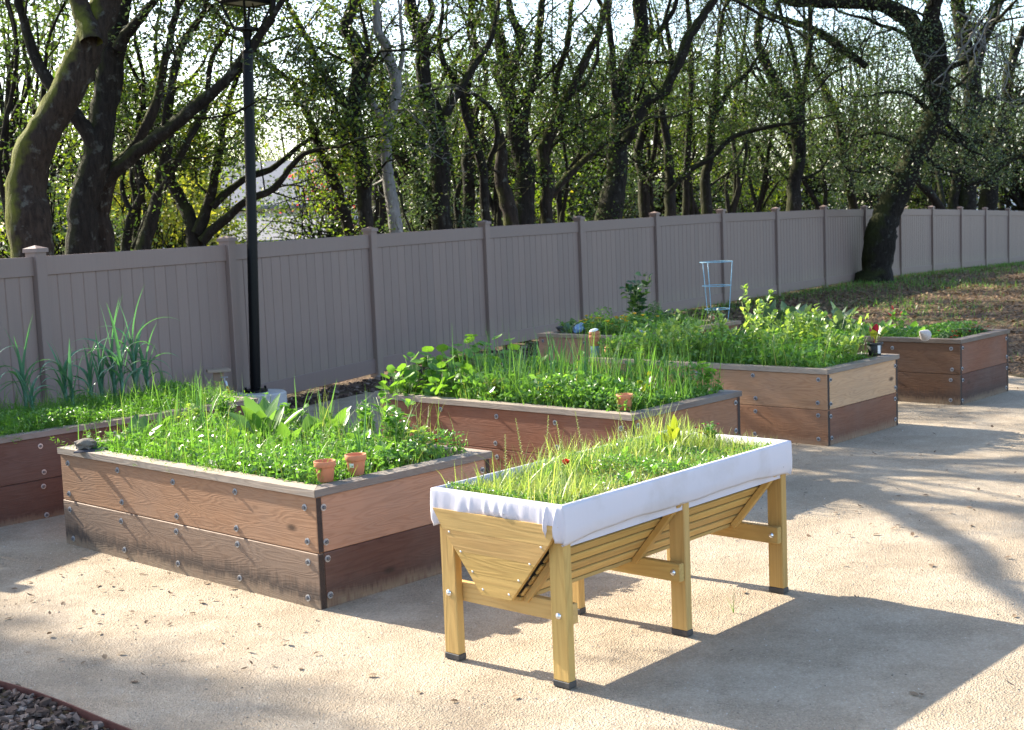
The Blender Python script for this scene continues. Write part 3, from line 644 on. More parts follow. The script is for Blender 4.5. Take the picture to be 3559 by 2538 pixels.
# ------------------------------------------------------------------ trough planter (table)
TX, TY, TTH = 0.5024, 6.3962, 0.8363
trug = thing('trough_planter', 'honey coloured wooden trough planter on six legs with white cloth liner', 'planter', (TX, TY, 0.012), TTH)
HC = (0.49, 0.315, 0.105)
def hc(v=0.12): f = rnd(1 - v, 1 + v); return (HC[0] * f, HC[1] * f * rnd(0.97, 1.03), HC[2] * f * rnd(0.9, 1.1))
HLg, HWd, TZ = 0.90, 0.38, 0.785
leg_a, leg_b = 0.046, 0.086
for a0, side in ((-HLg + 0.045, 'n'), (0.0, 'm'), (HLg - 0.045, 'f')):
    for b0 in (-HWd + 0.062, HWd - 0.062):
        gl = box_geo(0.70, leg_b, leg_a, 0.004, endmi=0)     # long axis local x
        lg = part('leg', gl, M_TRUG, trug, loc=(a0, b0, 0.03 + 0.35), rot=(0, -math.pi / 2, 0), color=hc())
        gf = box_geo(0.028, leg_b + 0.004, leg_a + 0.004, 0.003)
        part('foot', gf, M_RUBBER, lg, loc=(-0.35 - 0.013, 0, 0))
    off = leg_a / 2 + 0.019
    ar = a0 + off if side == 'n' else a0 - off
    cr = box_geo(2 * HWd - 0.05, 0.036, 0.085, 0.003)
    part('cross_rail', cr, M_TRUG, trug, loc=(ar, 0, 0.31), rot=(0, 0, math.pi / 2), color=hc())
    sgn = -1
    for b0 in (-HWd + 0.062, HWd - 0.062):
        pb = a0 - leg_a / 2 - 0.001 if side == 'n' else ar - 0.019
        gb = lathe([(0.0, 0.011), (0.008, 0.0095), (0.0135, 0.005), (0.0155, 0.0), (0.0155, -0.002)], 14)
        part('bolt', gb, M_CHROME, trug, True, loc=(pb, b0, 0.31), rot=(0, -math.pi / 2, 0))
# end panels
KB, KZ, SB, SZ = 0.085, 0.345, 0.352, 0.668
for a0, nm in ((-HLg + 0.018 - 0.021, 'n'), (HLg - 0.07, 'f')):
    nb = 4; zs_ = np.linspace(KZ, SZ + 0.03, nb + 1)
    for q in range(nb):
        z0, z1 = zs_[q] + 0.0006, zs_[q + 1] - 0.0006
        def hw(z): return min(KB + (SB - KB) * (z - KZ) / (SZ - KZ), 0.362)
        poly = [(-hw(z0), z0), (hw(z0), z0), (hw(z1), z1), (-hw(z1), z1)]
        ge = prism(poly, -0.010, 0.010)      # prism along local z, later turned to a
        me = ge.mesh('end_panel', M_TRUG); Vm = np.empty(len(me.vertices) * 3, np.float32); me.vertices.foreach_get('co', Vm); Vm = Vm.reshape(-1, 3)
        Vm = np.stack([Vm[:, 0], Vm[:, 2], Vm[:, 1]], -1); me.vertices.foreach_set('co', Vm.ravel()); me.flip_normals(); me.update()
        link('end_panel', me, trug, (a0, 0, 0), (0, 0, math.pi / 2), hc(0.08))
sg = lathe([(0, 0.0025), (0.004, 0.0018), (0.0055, 0)], 8); screw_me = sg.mesh('screw', M_CHROME)
for z in (0.37, 0.44, 0.52, 0.6):
    for s in (-1, 1):
        hwz = KB + (SB - KB) * (z - KZ) / (SZ - KZ) - 0.03
        link('screw', screw_me, trug, (-HLg + 0.018 - 0.021 - 0.0105, s * hwz, z), (0, -math.pi / 2, 0))
# slats on both slopes
sl_ang = math.atan2(SZ - KZ, SB - KB); sl_len = math.hypot(SZ - KZ, SB - KB)
NS = 6
for s in (-1, 1):
    for q in range(NS):
        w_ = sl_len / NS; t = (q + 0.5) / NS
        b0 = s * (KB + (SB - KB) * t); z0 = KZ + (SZ - KZ) * t
        gs = box_geo(2 * HLg - 0.09, w_ - 0.017, 0.010, 0.002)
        part('slat', gs, M_TRUG, trug, loc=(0, b0, z0 + 0.004), rot=(s * sl_ang, 0, 0), color=hc(0.15))
    for a0 in (-HLg + 0.075, -0.055, HLg - 0.115):
        t = 0.5; b0 = s * (KB + (SB - KB) * t); z0 = KZ + (SZ - KZ) * t
        gs = box_geo(sl_len - 0.01, 0.032, 0.030, 0.002)
        o_ = part('batten', gs, M_TRUG, trug, loc=(a0, b0 + s * 0.015, z0 - 0.0145), color=hc(0.1))
        o_.rotation_mode = 'QUATERNION'
        o_.rotation_quaternion = Matrix(((0, -1, 0), (s * math.cos(sl_ang), 0, -s * math.sin(sl_ang)), (math.sin(sl_ang), 0, math.cos(sl_ang)))).to_quaternion() if s > 0 else Matrix(((0, 1, 0), (-math.cos(sl_ang), 0, math.sin(sl_ang)), (math.sin(sl_ang), 0, math.cos(sl_ang)))).to_quaternion()
gs = box_geo(2 * HLg - 0.1, 2 * KB, 0.018, 0.002); part('keel_board', gs, M_TRUG, trug, loc=(0, 0, KZ - 0.008), color=hc())
gi = Geo()
for s in (-1, 1): gi.add([(-HLg + 0.05, s * (KB - 0.012), KZ + 0.012), (HLg - 0.09, s * (KB - 0.012), KZ + 0.012), (HLg - 0.09, s * (SB - 0.012), SZ + 0.012), (-HLg + 0.05, s * (SB - 0.012), SZ + 0.012)], [(0, 1, 2, 3)])
part('slat_gap_darkener', gi, M_RUBBER, trug)  # added dark sheets block light through the slats so the gaps look shaded
# liner: rim, skirt, inner wall
def liner():
    g_ = Geo(); per = []      # perimeter outer rim points with side normal & skirt depth
    def side(p0, p1, n, fn):
        p0, p1 = np.array(p0), np.array(p1); d = p1 - p0; nn = np.array([d[1], -d[0]]) / np.linalg.norm(d)
        for t in np.linspace(0, 1, n, endpoint=False): per.append((*(p0 + d * t), *nn, *fn(t)))
    def longf(t):   # depth, fold
        return 0.146 + 0.004 * math.cos(2 * math.pi * t * 2) + 0.018 * abs(2 * t - 1) ** 5 + 0.002 * math.sin(t * 37), 0.0012 * math.sin(t * 41 + 1) + 0.0015 * math.exp(-((t - 0.14) / 0.012) ** 2) + 0.002 * math.exp(-((t - 0.42) / 0.01) ** 2) + 0.0015 * math.exp(-((t - 0.66) / 0.008) ** 2)
    PLEATS = [(rnd(0.02, 0.98), rnd(0.012, 0.045), rnd(0.001, 0.008)) for _ in range(16)] + [(0.93 + rnd(-.05, .05), rnd(0.006, 0.012), rnd(0.006, 0.012)) for _ in range(5)]
    def endf(t):
        f = sum(a_ * math.exp(-((t - c_) / w_) ** 2) for c_, w_, a_ in PLEATS)
        return 0.090 + 0.078 * abs(2 * t - 1.04) ** 1.7, f
    side((-HLg, -HWd), (HLg, -HWd), 150, longf); side((HLg, -HWd), (HLg, HWd), 110, endf); side((HLg, HWd), (-HLg, HWd), 150, longf); side((-HLg, HWd), (-HLg, -HWd), 140, endf)
    Pp = np.array(per); n_ = len(Pp); rows = []
    inn = np.stack([np.clip(Pp[:, 0], -HLg + 0.026, HLg - 0.026), np.clip(Pp[:, 1], -HWd + 0.026, HWd - 0.026)], -1)
    rows.append(np.c_[inn, np.full(n_, 0.60)]); rows.append(np.c_[inn, np.full(n_, TZ - 0.002)])
    mid_ = (inn + Pp[:, :2]) / 2; rows.append(np.c_[mid_, np.full(n_, TZ + 0.001)]); rows.append(np.c_[Pp[:, :2], np.full(n_, TZ - 0.003)])
    for u in (0.08, 0.22, 0.4, 0.6, 0.8, 0.93, 1.0):
        amp = min(1, u * 1.8); nrm = Pp[:, 2:4]
        off = Pp[:, 5] * amp + 0.004 * math.sin(math.pi * u) - (0.010 * u if u > 0.9 else 0)
        rows.append(np.c_[Pp[:, :2] + nrm * (off + 0.002)[:, None], TZ - 0.003 - Pp[:, 4] * u])
    nrm = Pp[:, 2:4]; rows.append(np.c_[Pp[:, :2] - nrm * 0.016, TZ - 0.003 - Pp[:, 4] * 0.97])
    V = np.stack(rows, 0); m_ = len(rows); i, j = np.meshgrid(np.arange(m_ - 1), np.arange(n_), indexing='ij'); k = (i * n_ + j).ravel(); k2 = (i * n_ + (j + 1) % n_).ravel()
    g_.add(V.reshape(-1, 3), np.stack([k, k2, k2 + n_, k + n_], -1)); return g_
part('liner', liner(), M_FABRIC, trug, True)
nxs = 40; xs_ = np.linspace(-HLg + 0.025, HLg - 0.025, nxs); ys_ = np.linspace(-HWd + 0.025, HWd - 0.025, 20); X, Y = np.meshgrid(xs_, ys_, indexing='ij')
Z = 0.735 + rng.normal(size=X.shape) * 0.006 + 0.01 * np.sin(X * 7); i, j = np.meshgrid(np.arange(nxs - 1), np.arange(19), indexing='ij'); k = (i * 20 + j).ravel()
gs = Geo(); gs.add(np.stack([X, Y, Z], -1).reshape(-1, 3), np.stack([k, k + 20, k + 21, k + 1], -1)); part('soil', gs, M_SOIL, trug, True)
def tp(a_, b_, z=0.745):
    c, s = math.cos(TTH), math.sin(TTH); return np.array([TX + c * a_ - s * b_, TY + s * a_ + c * b_, z])

# ------------------------------------------------------------------ lamp post
lx, ly = -2.70, 14.283; lz = float(ground_h(np.array(lx), np.array(ly)))
lamp = thing('lamp_post', 'tall black lamp post with four armed lantern on a round concrete footing', 'lamp post', (lx, ly, lz))
part('footing', lathe([(0, 0.20), (0.245, 0.20), (0.262, 0.185), (0.265, -0.05)], 40), M_CONC, lamp, True, loc=(0.06, -0.02, 0)).data.polygons.foreach_set('use_smooth', np.zeros(120, bool))
gfl = lathe([(0, 0.235), (0.062, 0.235), (0.066, 0.232), (0.095, 0.229), (0.125, 0.226), (0.128, 0.201)], 28); part('base_flange', gfl, M_BLACK, lamp, False)
for q in range(4):
    an = q * math.pi / 2 + 0.5; part('anchor_bolt', lathe([(0, 0.03), (0.012, 0.03), (0.014, 0.0)], 6), M_BLACK, lamp, loc=(0.106 * math.cos(an), 0.106 * math.sin(an), 0.227))
LEAN = R(2.2)
pole_r = lathe([(0.055, 0.0), (0.055, 3.44), (0.052, 3.455), (0.058, 3.465), (0.058, 3.48), (0.036, 3.49), (0.036, 3.60), (0.044, 3.62), (0.050, 3.68)], 24)
pole = part('pole', pole_r, M_BLACK, lamp, True, loc=(0, 0, 0.235), rot=(0, LEAN, 0))
gl = box_geo(0.20, 0.20, 0.035, 0.006); hd = part('lantern', gl, M_BLACK, pole, loc=(0, 0, 3.695), rot=(0, 0, R(50)))
gg = Geo()
for sx_, sy_ in ((1, 1), (1, -1), (-1, 1), (-1, -1)): tube([(0.09 * sx_, 0.09 * sy_, 0.0), (0.175 * sx_, 0.175 * sy_, 0.235), (0.185 * sx_, 0.185 * sy_, 0.265)], 0.013, 8, gg)
V = []; F = []
for r_, z_ in ((0.15, 0.255), (0.195, 0.25), (0.205, 0.28), (0.05, 0.50), (0.001, 0.52)): V += [(-r_, -r_, z_), (r_, -r_, z_), (r_, r_, z_), (-r_, r_, z_)]
for a in range(4):
    for b in range(4): F.append((a * 4 + b, a * 4 + (b + 1) % 4, (a + 1) * 4 + (b + 1) % 4, (a + 1) * 4 + b))
gg.add(V, F); lathe([(0, 0.10), (0.028, 0.095), (0.035, 0.06), (0.04, 0.0)], 16, gg)
gg.add([(-.149, -.149, .258), (.149, -.149, .258), (.149, .149, .258), (-.149, .149, .258)], [(0, 3, 2, 1)], 1)
lt = gg.mesh('lantern', [M_BLACK, M_LAMPGL]); link('lantern_roof', lt, pole, (0, 0, 3.695), (0, 0, R(50)))

# ------------------------------------------------------------------ tap post
p = onz(519, 905, 0.08); sx_, sy_ = -2.93, 13.6
tapp = thing('tap_post', 'short wooden tap post with flat cap and red hose stub', 'tap post', (sx_, sy_, float(ground_h(np.array(sx_), np.array(sy_)))))
part('post', box_geo(0.52, 0.09, 0.09, 0.004), M_WOOD, tapp, loc=(0, 0, 0.24), rot=(0, -math.pi / 2, 0), color=(0.34, 0.24, 0.16))
part('cap', box_geo(0.23, 0.19, 0.03, 0.006), M_CAP, tapp, loc=(0, 0, 0.515), rot=(0, 0, 0.3), color=(0.34, 0.26, 0.19))
gt = tube([(0.04, -0.04, 0.40), (0.085, -0.085, 0.405), (0.095, -0.095, 0.36)], 0.014, 8); tube([(0.07, -0.07, 0.40), (0.07, -0.07, 0.45)], 0.008, 6, gt); tube([(0.035, -0.07, 0.452), (0.105, -0.07, 0.452)], 0.006, 6, gt)
part('tap', gt, M_BOLT, tapp)
part('hose', tube(smooth_path([(0.095, -0.095, 0.365), (0.12, -0.11, 0.29), (0.15, -0.13, 0.15), (0.17, -0.14, 0.02)], 4), 0.013, 8), M_HOSE, tapp, True)

# ------------------------------------------------------------------ terracotta pots
def pot(px, py, label, r=0.058, z=BH + 0.010, tilt=0.0, hgt=0.110):
    t = thing('terracotta_pot', label, 'flower pot', (px, py, z), rnd(0, 6), 'terracotta pots')
    k = r / 0.058; h = hgt
    part('body', lathe([(0.0, 0.004), (0.037 * k, 0.0), (0.040 * k, 0.002), (0.051 * k, h * 0.72), (0.0508 * k, h * 0.78), (0.046 * k, h * 0.76), (0.036 * k, 0.012), (0.0, 0.012)], 32), M_TERRA, t, True)
    part('rim', lathe([(0.0505 * k, h * 0.715), (0.055 * k, h * 0.715), (0.0575 * k, h * 0.74), (0.058 * k, h * 0.985), (0.0565 * k, h), (0.054 * k, h), (0.053 * k, h * 0.98), (0.0475 * k, h * 0.74)], 32), M_TERRA, t, True)
    return t
pot(-0.999, 7.067, 'small empty terracotta pot right on the corner of the weathered bed')
t2 = pot(-0.855, 7.225, 'small terracotta pot with a white price sticker on the weathered bed')
t2.rotation_euler = (0, 0, 0)
gst = Geo(); a = np.linspace(R(232), R(262), 5); z0, z1 = 0.045, 0.068
gst.add(np.r_[np.c_[0.0480 * np.cos(a), 0.0480 * np.sin(a), np.full(5, z0)], np.c_[0.0512 * np.cos(a), 0.0512 * np.sin(a), np.full(5, z1)]], [(i, i + 1, i + 6, i + 5) for i in range(4)])
part('price_sticker', gst, M_WHITEP, t2)
pot(0.752, 9.190, 'small terracotta pot on the corner of the nasturtium bed')
st_x, st_y = bp(bedC, 0.09, 0.975)[:2]
tin = thing('tin_can', 'dull blue tin standing upside down under stacked terracotta pots', 'tin', (st_x, st_y, BH + 0.010))
part('can', lathe([(0.046, 0.0), (0.044, 0.02), (0.042, 0.098), (0.0, 0.10)], 24), M_BLUEGREY, tin, True)
pot(st_x, st_y, 'terracotta pot standing on the blue tin, lower of a nested pair', 0.058, BH + 0.111, hgt=0.100)
pot(st_x, st_y, 'terracotta pot nested in another on the blue tin, upper of the pair', 0.056, BH + 0.111 + 0.032, hgt=0.100)
gs = Geo(); n_ = 14
lathe([(0, 0.026), (0.026, 0.024), (0.044, 0.012), (0.046, 0.0), (0, -0.002)], 16, gs, M=roty(-0.25))
tag(part('white_shell_piece', gs, M_WHITEP, None, True, loc=(st_x - 0.005, st_y, BH + 0.245)), 'white rounded shell resting on the stacked terracotta pots', 'shell')
pp = bp(bedC, 0.19, 0.96)
t = thing('terracotta_pot', 'broken terracotta pot lying on its side beside the blue tin', 'flower pot', (pp[0], pp[1], BH + 0.055), 0.6, 'terracotta pots')
part('body', lathe([(0.0, 0.0), (0.034, 0.0), (0.047, 0.09), (0.043, 0.09), (0.032, 0.01), (0, 0.01)], 24, M=roty(1.3)), M_TERRA, t, True)

# rock on slate, shell, nursery pot
def lumpy(r, sub, seed, sc=(1, 1, 1), amp=0.25, freq=3.0):
    rg = np.random.default_rng(seed); n1, n2 = 20, 32
    th_ = np.linspace(0, math.pi, n1); ph = np.linspace(0, 2 * math.pi, n2, endpoint=False); T_, P_ = np.meshgrid(th_, ph, indexing='ij')
    d = np.stack([np.sin(T_) * np.cos(P_), np.sin(T_) * np.sin(P_), np.cos(T_)], -1); rad = np.ones(T_.shape)
    for _ in range(26):
        c_ = rg.normal(size=3); c_ /= np.linalg.norm(c_); rad += amp * rg.uniform(-0.5, 0.8) * np.exp(-((d - c_) ** 2).sum(-1) * freq * rg.uniform(1, 3))
    V = d * rad[..., None] * r * np.array(sc); i, j = np.meshgrid(np.arange(n1 - 1), np.arange(n2), indexing='ij'); k = (i * n2 + j).ravel(); k2 = (i * n2 + (j + 1) % n2).ravel()
    g_ = Geo(); g_.add(V.reshape(-1, 3), np.stack([k, k + n2, k2 + n2, k2], -1)); return g_
q = onz(207, 1003, BH + 0.012)
sl_ = prism([(-.11, -.05), (.02, -.065), (.12, -.02), (.09, .05), (-.06, .06)], 0, 0.008)
tag(part('slate_chip', sl_, M_SLATE, None, loc=(q[0] - 0.02, q[1] + 0.03, BH + 0.0105), rot=(0, 0, 0.4)), 'flat dark slate chip under the rock on the bed corner', 'slate')
tag(part('rock', lumpy(0.046, 0, 5, (1.35, 1.05, 0.8), 0.75, 16), M_ROCK, None, False, loc=(q[0] - 0.055, q[1] + 0.055, BH + 0.048), rot=(0, 0, 0.3)), 'rough pitted brown rock on the corner of the weathered bed', 'rock')
q = onz(2052, 760, BH + 0.01); gsh = Geo()
prof_end = [(0.0, -0.004)]
prof = [(0.0, 0.17)] + [(0.075 * (1 - u) ** 0.8 + 0.006 * math.sin(u * 34), 0.17 * u) for u in np.linspace(0.98, 0, 22)]
lathe([(a_ * 0.75, b_ * 0.72) for a_, b_ in prof + prof_end], 24, gsh, M=rotz(-2.4) @ roty(1.15)); tag(part('sea_shell', gsh, M_SHELL, None, True, loc=(q[0] + 0.04, q[1] + 0.02, BH + 0.062)), 'large pale ridged sea shell on the edge of the dark bed', 'shell')
q = onz(1953, 787, BH + 0.01); npx = bp(bedC, 0.90, 0.06, BH + 0.010)
npot = thing('nursery_pot', 'black plastic nursery pot on the corner of the pea bed', 'plant pot', npx)
part('body', lathe([(0.0, 0.0), (0.052, 0.0), (0.066, 0.105), (0.060, 0.105), (0.056, 0.09), (0.0, 0.088)], 24), M_RUBBER, npot, True)
part('rim', lathe([(0.066, 0.092), (0.073, 0.094), (0.073, 0.112), (0.063, 0.112)], 24), M_RUBBER, npot, True)
tg = Geo(); tg.add([(-.012, 0, 0), (.012, 0, 0), (.012, 0, .07), (-.012, 0, .07)], [(0, 1, 2, 3)]); part('plant_tag', tg, M_WHITEP, npot, loc=(0.02, -0.068, 0.02))
# decor in the far bed
for i_, (vx, vy, lab) in enumerate([(1287, 741, 'blue and white glazed frog ornament at the edge of the pansy bed'), (1428, 752, 'blue and white glazed bird ornament beside the yellow pansies')]):
    q = onz(vx, vy, BH + 0.01); tt = thing('ornament', lab, 'ornament', (q[0], q[1] + 0.02, BH + 0.008), 0.5 * i_)
    part('body', lumpy(0.05, 0, 21 + i_, (1.2, 0.9, 0.85), 0.5, 4), M_BLUE, tt, True, loc=(0, 0, 0.045)); part('head', lumpy(0.027, 0, 31 + i_, (1, 1, 1), 0.4, 4), M_BLUE if i_ == 0 else M_SHELL, tt, True, loc=(0.038 - 0.076 * i_, 0, 0.085))
q = onz(1262, 737, BH + 0.01)
dn = thing('saucer', 'black dish at the left end of the pansy bed', 'saucer', (q[0], q[1] + 0.12, BH + 0.006))
part('body', lathe([(0, 0.0), (0.10, 0.0), (0.13, 0.045), (0.122, 0.045), (0.095, 0.010), (0, 0.010)], 24), M_RUBBER, dn, True)
q = onz(1244, 737, BH)
gk = Geo(); pz = bp(bedF, 0.10, 0.9); pts = np.array([bp(bedF, *uv, z=0.60) for uv in np.c_[rnd(0.06, 0.3, 60), rnd(0.72, 0.93, 60)]]); chip_field(gk, pts + np.c_[np.zeros((60, 2)), rnd(0, 0.03, 60)], 0.03, 0.07, 0.7)
tag(part('dark_pebbles', gk, M_ROCK, None), 'dark pebbles heaped at one end of the pansy bed', 'pebbles', kind='stuff')
# plant tag in the cage bed
q = onz(1569, 720, 0.7); tg = Geo(); tg.add([(-.035, 0, 0), (.035, 0, 0), (.035, 0, .10), (-.035, 0, .10)], [(0, 1, 2, 3)]); tg2 = box_geo(0.07, 0.004, 0.10, 0.001)
tt = thing('seed_packet', 'red and yellow seed packet on a stick under the tomato cage', 'seed packet', (*bp(bedF, 0.84, 0.13)[:2], 0.55)); part('packet', tg2, M_PAPER, tt, loc=(0, 0, 0.15)); part('stick', box_geo(0.012, 0.004, 0.14, 0.001), M_WHITEP, tt, loc=(0, 0.004, 0.05))

# ------------------------------------------------------------------ tomato cage
cx_, cy_ = bp(bedF, 0.94, 0.17)[:2]
cage = thing('tomato_cage', 'light blue wire tomato cage standing in the far bed', 'tomato cage', (cx_, cy_, 0.55))
zr = [(at(1585, 688, cy_)[2] - 0.55, 0.145), (at(1585, 636, cy_)[2] - 0.55, 0.168), (at(1585, 583, cy_)[2] - 0.55, 0.192)]
for z_, r_ in zr:
    a = np.linspace(0, 2 * math.pi, 41); part('ring', tube(np.c_[r_ * np.cos(a), r_ * np.sin(a), np.full(41, z_)], 0.0042, 6, cap=False), M_CAGE, cage, True)
for an in (0.15, 2.35, 4.05):
    part('upright', tube([(0.10 * math.cos(an), 0.10 * math.sin(an), -0.05), *[((r_ + 0.004) * math.cos(an), (r_ + 0.004) * math.sin(an), z_) for z_, r_ in zr]], 0.0042, 6), M_CAGE, cage, True)

# ------------------------------------------------------------------ plants: ground cover per bed (stuff)
def bed_pts(bed, n, u0=0.05, u1=0.95, v0=0.04, v1=0.96, z=0.545):
    u = rnd(u0, u1, n); v = rnd(v0, v1, n); q = bed['F'] + np.outer(u * bed['r'], bed['b']) + np.outer(v * bed['l'], bed['a']); return np.c_[q, np.full(n, z)]
def hfield(P, seed, lo=0.35, hi=1.65, fr=4.0):
    rg = np.random.default_rng(seed); v = np.zeros(len(P))
    for _ in range(6):
        k = rg.normal(size=2) * fr; v += np.sin(P[:, 0] * k[0] + P[:, 1] * k[1] + rg.uniform(0, 6))
    v = (v / 3.2 + 1) / 2; return lo + (hi - lo) * np.clip(v, 0, 1)
def patchy(P, seed, fr=9.0, lo=0.25):
    q = hfield(P, seed, 0.0, 1.0, fr); return P[rng.random(len(P)) < lo + (1 - lo) * np.clip((q - 0.25) * 2.2, 0, 1)]
def add_grass(g_, P, hmin, hmax, w, mi, seed=0, lean=0.45, curl=1.0, segs=4):
    n = len(P); h = rnd(hmin, hmax, n) * hfield(P, seed); blades(g_, P, rnd(0, 6.28, n), np.abs(rng.normal(size=n)) * lean * 0.6, h, w * rnd(0.6, 1.4, n), rnd(0.0, curl, n), segs, 2, mi=mi, twist=0.5)
def add_cards(g_, P, hmax, size, mi, seed=0, asp=0.6, up=0.6, dome=0.35):
    n = len(P); h = hmax * hfield(P, seed); C = P.copy(); C[:, 2] += h * rnd(0, 1, n) ** dome; s = size * rnd(0.6, 1.4, n); leaf_cards(g_, C, s, s * asp, up, mi)
def add_fronds(g_, P, h, mi, k=26):
    """feathery carrot tops: arching stem with fine slivers"""
    n = len(P); az = rnd(0, 6.28, n); L = h * rnd(0.7, 1.25, n); ln = rnd(0.1, 0.7, n); cu = rnd(0.4, 1.3, n)
    blades(g_, P, az, ln, L, 0.004, cu, 4, 2, mi=mi)
    t = rng.uniform(0.35, 1.0, (n, k)); phi = ln[:, None] + cu[:, None] * t * 0.5; rad = np.sin(phi) * L[:, None] * t; hz = np.cos(phi) * L[:, None] * t
    C = P[:, None, :] + np.stack([rad * np.cos(az)[:, None], rad * np.sin(az)[:, None], hz], -1) + rng.normal(size=(n, k, 3)) * 0.016
    C = C.reshape(-1, 3); leaf_cards(g_, C, 0.030 * rnd(0.6, 1.4, len(C)), 0.0045, 0.3, mi)
def off_pot(P): return P[np.hypot(P[:, 0] - npx[0], P[:, 1] - npx[1]) > 0.17]
GM = [L_GRASS, L_WEED, L_FERN, L_STEM]
# weathered front bed
g = Geo(); add_grass(g, bed_pts(bedA, 2400), 0.07, 0.17, 0.0065, 0, 1); add_cards(g, patchy(bed_pts(bedA, 15000), 41, 6), 0.13, 0.026, 1, 2); add_cards(g, bed_pts(bedA, 1500), 0.13, 0.042, 1, 4); add_fronds(g, bed_pts(bedA, 420, v0=0.2), 0.22, 2)
add_grass(g, bed_pts(bedA, 500), 0.16, 0.32, 0.005, 3, 3)
add_grass(g, bed_pts(bedA, 260), 0.22, 0.40, 0.006, 0, 31, 0.4, 0.6)
tag(part('weed_cover', g, GM, None), 'tangle of grass and chickweed filling the weathered front bed', 'weeds', kind='stuff')
# nasturtium bed
g = Geo(); add_grass(g, bed_pts(bedB, 2000), 0.08, 0.20, 0.0065, 0, 5); add_cards(g, bed_pts(bedB, 9000, v1=0.8), 0.13, 0.032, 1, 6); add_cards(g, bed_pts(bedB, 2600, v1=0.7), 0.2, 0.05, 1, 8); add_grass(g, bed_pts(bedB, 1700, u0=0.1, v1=0.72), 0.22, 0.46, 0.0065, 0, 7, 0.5, 1.1); add_grass(g, bed_pts(bedB, 500, u0=0.2, v1=0.8), 0.32, 0.55, 0.006, 0, 32, 0.35, 0.6)
tag(part('weed_cover', g, GM, None), 'long grass and low greens filling the nasturtium bed', 'weeds', kind='stuff')
# pea bed
g = Geo(); add_grass(g, off_pot(bed_pts(bedC, 2600)), 0.10, 0.26, 0.007, 0, 9); add_grass(g, off_pot(bed_pts(bedC, 600)), 0.28, 0.5, 0.006, 0, 33, 0.4, 0.8); add_cards(g, off_pot(patchy(bed_pts(bedC, 10000), 42, 6)), 0.2, 0.035, 1, 10); add_cards(g, off_pot(bed_pts(bedC, 2600)), 0.25, 0.05, 1, 19); add_fronds(g, bed_pts(bedC, 120), 0.2, 2)
tag(part('weed_cover', g, GM, None), 'low weeds and grass under the pea shoots', 'weeds', kind='stuff')
# dark bed
g = Geo(); add_grass(g, bed_pts(bedD, 1600, u1=0.8), 0.06, 0.18, 0.007, 0, 11); add_cards(g, bed_pts(bedD, 7000, v0=0.1), 0.13, 0.034, 1, 12); add_fronds(g, bed_pts(bedD, 160, v0=0.15), 0.14, 2)
tag(part('weed_cover', g, GM, None), 'low lettuce seedlings and weeds in the dark brown bed', 'weeds', kind='stuff')
# leek bed
g = Geo(); add_fronds(g, bed_pts(bedE, 1500, v1=0.75), 0.21, 2, 34); add_grass(g, bed_pts(bedE, 2600), 0.08, 0.24, 0.006, 0, 13); add_cards(g, bed_pts(bedE, 7000, u1=0.6), 0.13, 0.024, 1, 14); add_cards(g, patchy(bed_pts(bedE, 3500, u0=0.6, v1=0.9), 15, 6), 0.15, 0.03, 1, 15); add_grass(g, bed_pts(bedE, 500), 0.2, 0.38, 0.006, 0, 34, 0.4, 0.7)
tag(part('weed_cover', g, GM, None), 'feathery carrot tops and grass covering the leek bed', 'weeds', kind='stuff')
# far bed
g = Geo(); add_grass(g, bed_pts(bedF, 1300, v1=0.9, u0=0.2), 0.06, 0.2, 0.008, 0, 16); add_cards(g, bed_pts(bedF, 7000, u0=0.16, u1=0.86), 0.15, 0.035, 1, 17); add_cards(g, bed_pts(bedF, 2500, u0=0.1, u1=0.5), 0.2, 0.035, 1, 18)
tag(part('weed_cover', g, GM, None), 'low leafy greens covering the far bed by the fence', 'weeds', kind='stuff')
# trough planter
def trug_pts(n, a0=-0.86, a1=0.86, b0=-0.345, b1=0.345):
    a = rnd(a0, a1, n); b = rnd(b0, b1, n); c, s = math.cos(TTH), math.sin(TTH); return np.c_[TX + c * a - s * b, TY + s * a + c * b, np.full(n, 0.745)]
g = Geo(); add_grass(g, patchy(trug_pts(8000), 5), 0.03, 0.11, 0.0032, 0, 20, 0.8, 1.5); add_cards(g, patchy(trug_pts(14000), 6), 0.055, 0.016, 1, 21, 0.5); add_grass(g, trug_pts(900, b0=0.0), 0.10, 0.22, 0.0042, 0, 22, 0.5, 1.2); add_grass(g, trug_pts(140, -0.86, -0.55), 0.16, 0.30, 0.0055, 0, 23, 0.8, 1.4)
add_grass(g, trug_pts(2200), 0.03, 0.10, 0.003, 2, 24, 0.9, 1.0)
tag(part('grass_cover', g, [L_TGRASS, L_WEED, L_SEED], None), 'bright yellow green grass and clover filling the trough planter', 'grass', kind='stuff')

